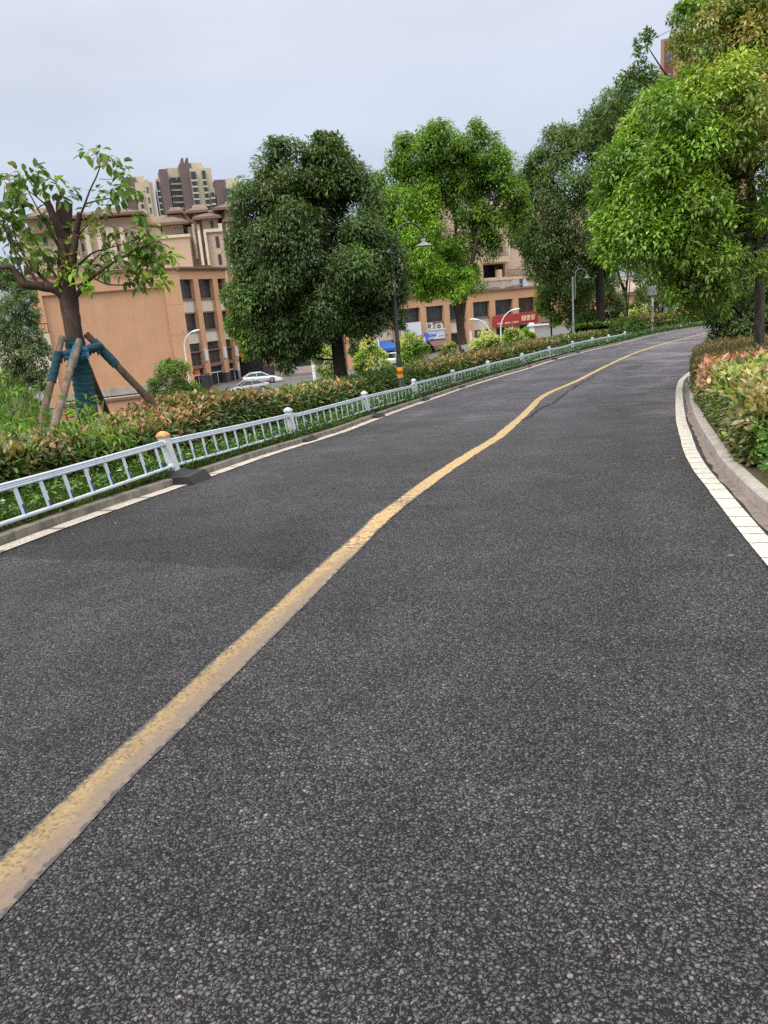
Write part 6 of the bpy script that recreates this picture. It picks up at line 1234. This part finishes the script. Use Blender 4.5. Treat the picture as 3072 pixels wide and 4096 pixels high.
def right_pal(sj, zz, top, fr_, n, base):
    nz = hsum(sj * 2.2 + fr_ * 3, 77) + NR.normal(0, .4, n); nz2 = hsum(sj * 1.1 + fr_ * 5, 78) + NR.normal(0, .3, n)
    C = pal(PH_D + PH_B + PH_G + [(.24, .20, .09)], n); r = NR.uniform(size=n); hi = np.where(top, .85, np.clip(zz, 0, 1) ** 1.5 * .75)
    tan = [(.42, .30, .16), (.48, .36, .20), (.36, .31, .12), (.32, .32, .09)]
    m_ = (r < hi); C[m_] = pal(tan + PH_Y[:2] + PH_B[:1], n)[m_]
    m_ = (r < hi) & (nz > .45); C[m_] = pal(YG + BR[:1] + PH_Y, n)[m_]
    pk = (base[:, 1] > 11.0) & (base[:, 1] < 15.4)
    m_ = (NR.uniform(size=n) < .75) & pk & (nz2 > -.15) & (zz > .6); C[m_] = pal([(.46, .15, .12), (.52, .20, .15), (.40, .16, .11), (.45, .25, .15)], n)[m_]
    return C
hedge('hedge', 'broad hedge of pink, tan and lime leaves behind the right kerb', KR, 1, 6.6, 15.6, .12, 4.6, .62, 1900, .105, right_pal, zright, 21, 16, grow=60)
def brown_pal(sj, zz, top, fr_, n, base):
    C = pal(PH_D + PH_B, n); m_ = NR.uniform(size=n) < np.where(top, .7, zz * .6); C[m_] = pal([(.20, .13, .06), (.24, .17, .075), (.17, .12, .055), (.17, .16, .05)], n)[m_]; return C
hedge('hedge', 'brownish rounded hedge further along the right kerb below the tree trunk', KR, 1, 15.8, 31, .05, 3.2, .70, 3000, .062, brown_pal, zright, 33, grow=40)

# scattered low plants
def scatter(name, label, curve, sgn, y0, y1, d0, d1, dens, mk, kind='stuff', zg=zleft):
    q = span(curve, y0, y1); N = normals(q) * sgn; cnt = NR.poisson(dens(q[:, 1]) * (d1 - d0) * .25); si = np.repeat(np.arange(len(q)), cnt); n = len(si)
    d = NR.uniform(d0, d1, n); t = np.c_[-N[:, 1], N[:, 0]]; b = q[si] + N[si] * d[:, None] + t[si] * NR.uniform(-.13, .13, n)[:, None]; P = np.c_[b, zg(b, d)]
    o = leafmesh(name, *mk(P, n)); tag(o, label, None, None, kind); return o
def blades(P, n):
    D = unit(np.c_[NR.normal(0, .45, (n, 2)), np.ones(n)]); U = unit(np.c_[NR.normal(0, 1, (n, 2)), np.full(n, .2)]); L = NR.uniform(.07, .20, n)
    return P, D, U, L, NR.uniform(.010, .018, n), pal([(.075, .15, .03), (.10, .19, .04), (.06, .12, .025), (.16, .21, .06)], n), BLADE, None, .1, False, .35
scatter('grass', 'green grass growing between the left kerb and the hedge', KL, -1, 4, 30, .02, 1.35, lambda Y: 850 * np.clip(14 / np.maximum(Y, 9), .35, 1.4), blades)
def weeds(P, n):
    D = unit(np.c_[NR.normal(0, 1, (n, 2)), NR.uniform(.1, .9, n)]); U = unit(np.c_[NR.normal(0, .4, (n, 2)), np.ones(n)]); P = P + np.c_[np.zeros((n, 2)), NR.uniform(.0, .20, n)]
    c = pal([(.09, .19, .03), (.07, .15, .03), (.14, .24, .035), (.05, .10, .025)], n); m_ = NR.uniform(size=n) < .03; c[m_] = (.62, .62, .55)
    return P, D, U, NR.uniform(.05, .10, n), NR.uniform(.025, .045, n), c, LEAF, None, .2, False, .15
scatter('undergrowth', 'small leafy weeds along the foot of the left hedge', KL, -1, 4, 24, .0, 1.3, lambda Y: 260 + 0 * Y, weeds)
def cover(P, n):
    s = np.clip(P[:, 1] / 25, .8, 2.4); P = P + np.c_[np.zeros((n, 2)), NR.uniform(.02, .30, n)]
    D = unit(np.c_[NR.normal(0, 1, (n, 2)), NR.uniform(.0, 1, n)]); U = unit(np.c_[NR.normal(0, .5, (n, 2)), np.ones(n)]); c = pal([(.055, .13, .04), (.075, .16, .045), (.045, .10, .035), (.10, .19, .05)], n); m_ = NR.uniform(size=n) < .045; c[m_] = (.60, .62, .56)
    return P, D, U, .075 * s * NR.uniform(.7, 1.3, n), .042 * s * NR.uniform(.7, 1.3, n), c, LEAF, None, .2, False, .1
scatter('ground_cover', 'low flowering ground cover behind the guardrail', KL, -1, 18, 82, .05, 1.9, lambda Y: 900 / np.clip(Y / 25, .8, 2.6) ** 1.6, cover)
def privet(P, n):
    P = P + np.c_[np.zeros((n, 2)), NR.uniform(.02, .36, n) * (1 + .3 * np.sin(P[:, 1] * 4))]; D = unit(np.c_[NR.normal(0, .8, (n, 2)), NR.uniform(.2, 1.2, n)]); U = unit(np.c_[NR.normal(0, .6, (n, 2)), np.ones(n)])
    c = pal([(.075, .18, .025), (.10, .23, .03), (.06, .13, .02), (.15, .28, .04)], n); m_ = NR.uniform(size=n) < .02; c[m_] = (.60, .62, .5)
    return P, D, U, NR.uniform(.035, .065, n), NR.uniform(.018, .03, n), c, LEAFG, None, .2, False, .1

scatter('ground_cover', 'small bright green shrublets at the near foot of the right hedge', KR, 1, 4.4, 8.6, .03, 1.1, lambda Y: 2400 + 0 * Y, privet, zg=zright)
scatter('ground_cover', 'small bright green shrublets along the right kerb', KR, 1, 8.6, 12, .0, .25, lambda Y: 1500 * (np.sin(Y * 2.6) > .1), privet, zg=zright)
def litter(P, n):
    D = unit(np.c_[NR.normal(0, 1, (n, 2)), np.full(n, .05)]); return P + np.array([0, 0, .008]), D, np.tile([0, 0, 1.0], (n, 1)) + NR.normal(0, .15, (n, 3)), NR.uniform(.025, .05, n), NR.uniform(.012, .022, n), pal([(.35, .22, .12), (.42, .28, .16), (.30, .22, .10)], n), BLADE, None, .2, False, .1
scatter('leaf_litter', 'fallen leaves lying along the right gutter', KB, -1, 4, 20, .0, .5, lambda Y: 3 + 0 * Y, litter, zg=lambda p, d: roadz(p[:, 1]) + .006)
scatter('leaf_litter', 'fallen leaves lying on the left edge line', WL, -1, 5, 30, -1.2, .2, lambda Y: 1.6 + 0 * Y, litter, zg=lambda p, d: roadz(p[:, 1]) + .006)

# grass bank at the left
n = 26000; X = NR.uniform(-34, -3.6, n); Yb = NR.uniform(8, 60, n); keep = (-X > .40 * Yb - .5) & (-X < .62 * Yb + 3); X, Yb = X[keep], Yb[keep]; dl = np.array([leftd((a, b)) for a, b in zip(X, Yb)]); k = dl > 2.9; X, Yb, dl = X[k], Yb[k], dl[k]
Pb = np.c_[X, Yb]; P = np.c_[Pb, landz(Pb, dl)]; n = len(P); s = np.clip(Yb / 16, .8, 2.2)
D = unit(np.c_[NR.normal(0, .55, (n, 2)), np.ones(n)]); U = unit(np.c_[NR.normal(0, 1, (n, 2)), np.full(n, .2)])
patchy = np.sin(X * .7 + 1) * np.sin(Yb * .45 + 2) + NR.normal(0, .35, n); k = patchy > -.55; s = s[k]
o = leafmesh('grass', P[k], D[k], U[k], .26 * s * NR.uniform(.5, 1.4, len(s)), .022 * s, pal([(.09, .155, .035), (.13, .20, .05), (.075, .12, .03), (.20, .22, .09)], len(s)), BLADE, None, .1, False, .35); tag(o, 'rough grass on the earth bank left of the orange building', None, None, 'stuff')
# young bamboo shoots
def bamboo(px, py, Y, h, label):
    b = at(px, py, Y); zb = land(b[0], b[1]); e = empty('bamboo_shoot', (b[0], b[1], zb)); tag(e, label, 'bamboo', 'young bamboo around the pruned tree')
    A = [[] for _ in range(6)]; m = MB()
    for k in range(rnd.randint(2, 4)):
        lean = Vector((rnd.uniform(-.35, .35), rnd.uniform(-.35, .35), 1)); hh = h * rnd.uniform(.6, 1.05); pts = [Vector((rnd.uniform(-.05, .05), 0, -.05)) + Vector((lean.x * t * t * hh, lean.y * t * t * hh, t * hh)) for t in np.linspace(0, 1, 6)]
        m.tube(pts, [.008, .007, .006, .005, .004, .002], 5, cap=False)
        for j in range(2, 6):
            p = pts[j]; K = 2; A_ = sprigs(np.tile(np.array(p), (K, 1)), unit(np.c_[NR.normal(0, 1, (K, 2)), np.full(K, .35)]), pal([(.13, .26, .04), (.18, .32, .05), (.10, .20, .035), (.24, .34, .09)], K), 5, .16, .05, .17, .030, .35)
            for i, a in enumerate(A_): A[i].append(a)
    m.build('stems', plain('bamboo_stem', (.16, .22, .06), .6) if 'bamboo_stem' not in MAT else MAT['bamboo_stem'], e); leafmesh('leaves', *[np.concatenate(a) for a in A], LEAF, e, curl=.3); return e
BS = [(20, 1830, 10.2, 1.0, 'bright bamboo shoots in front of the grass bank at the left edge'), (75, 1790, 11.0, 1.05, 'bright bamboo shoots left of the front stake'), (130, 1780, 11.5, 1.25, 'tall bamboo shoots between bank and left stake'), (170, 1760, 12.2, 1.0, 'bamboo shoots close against the left stake foot'), (215, 1770, 12.6, .9, 'bamboo shoots behind the front stake'), (110, 1720, 14.0, 1.9, 'tallest thin bamboo shoots rising beside the orange wall edge'), (40, 1740, 13.5, 1.1, 'bamboo shoots on the grass bank behind the hedge'), (340, 1790, 11.2, 1.15, 'bamboo shoots growing through the hedge before the wrapped trunk'), (395, 1780, 11.6, 1.1, 'bamboo shoots growing through the hedge right of the wrapped trunk'), (300, 1960, 9.6, .62, 'low bamboo leaves poking through the guardrail left of the rusty capped post'), (420, 1930, 10.0, .75, 'low bamboo leaves behind the guardrail between the first posts'), (560, 1880, 10.7, .6, 'low bamboo leaves close to the rusty capped post'), (150, 1700, 16.0, 1.4, 'bamboo shoots on the bank beside the left end of the orange wall')]
for a in BS: bamboo(*a)
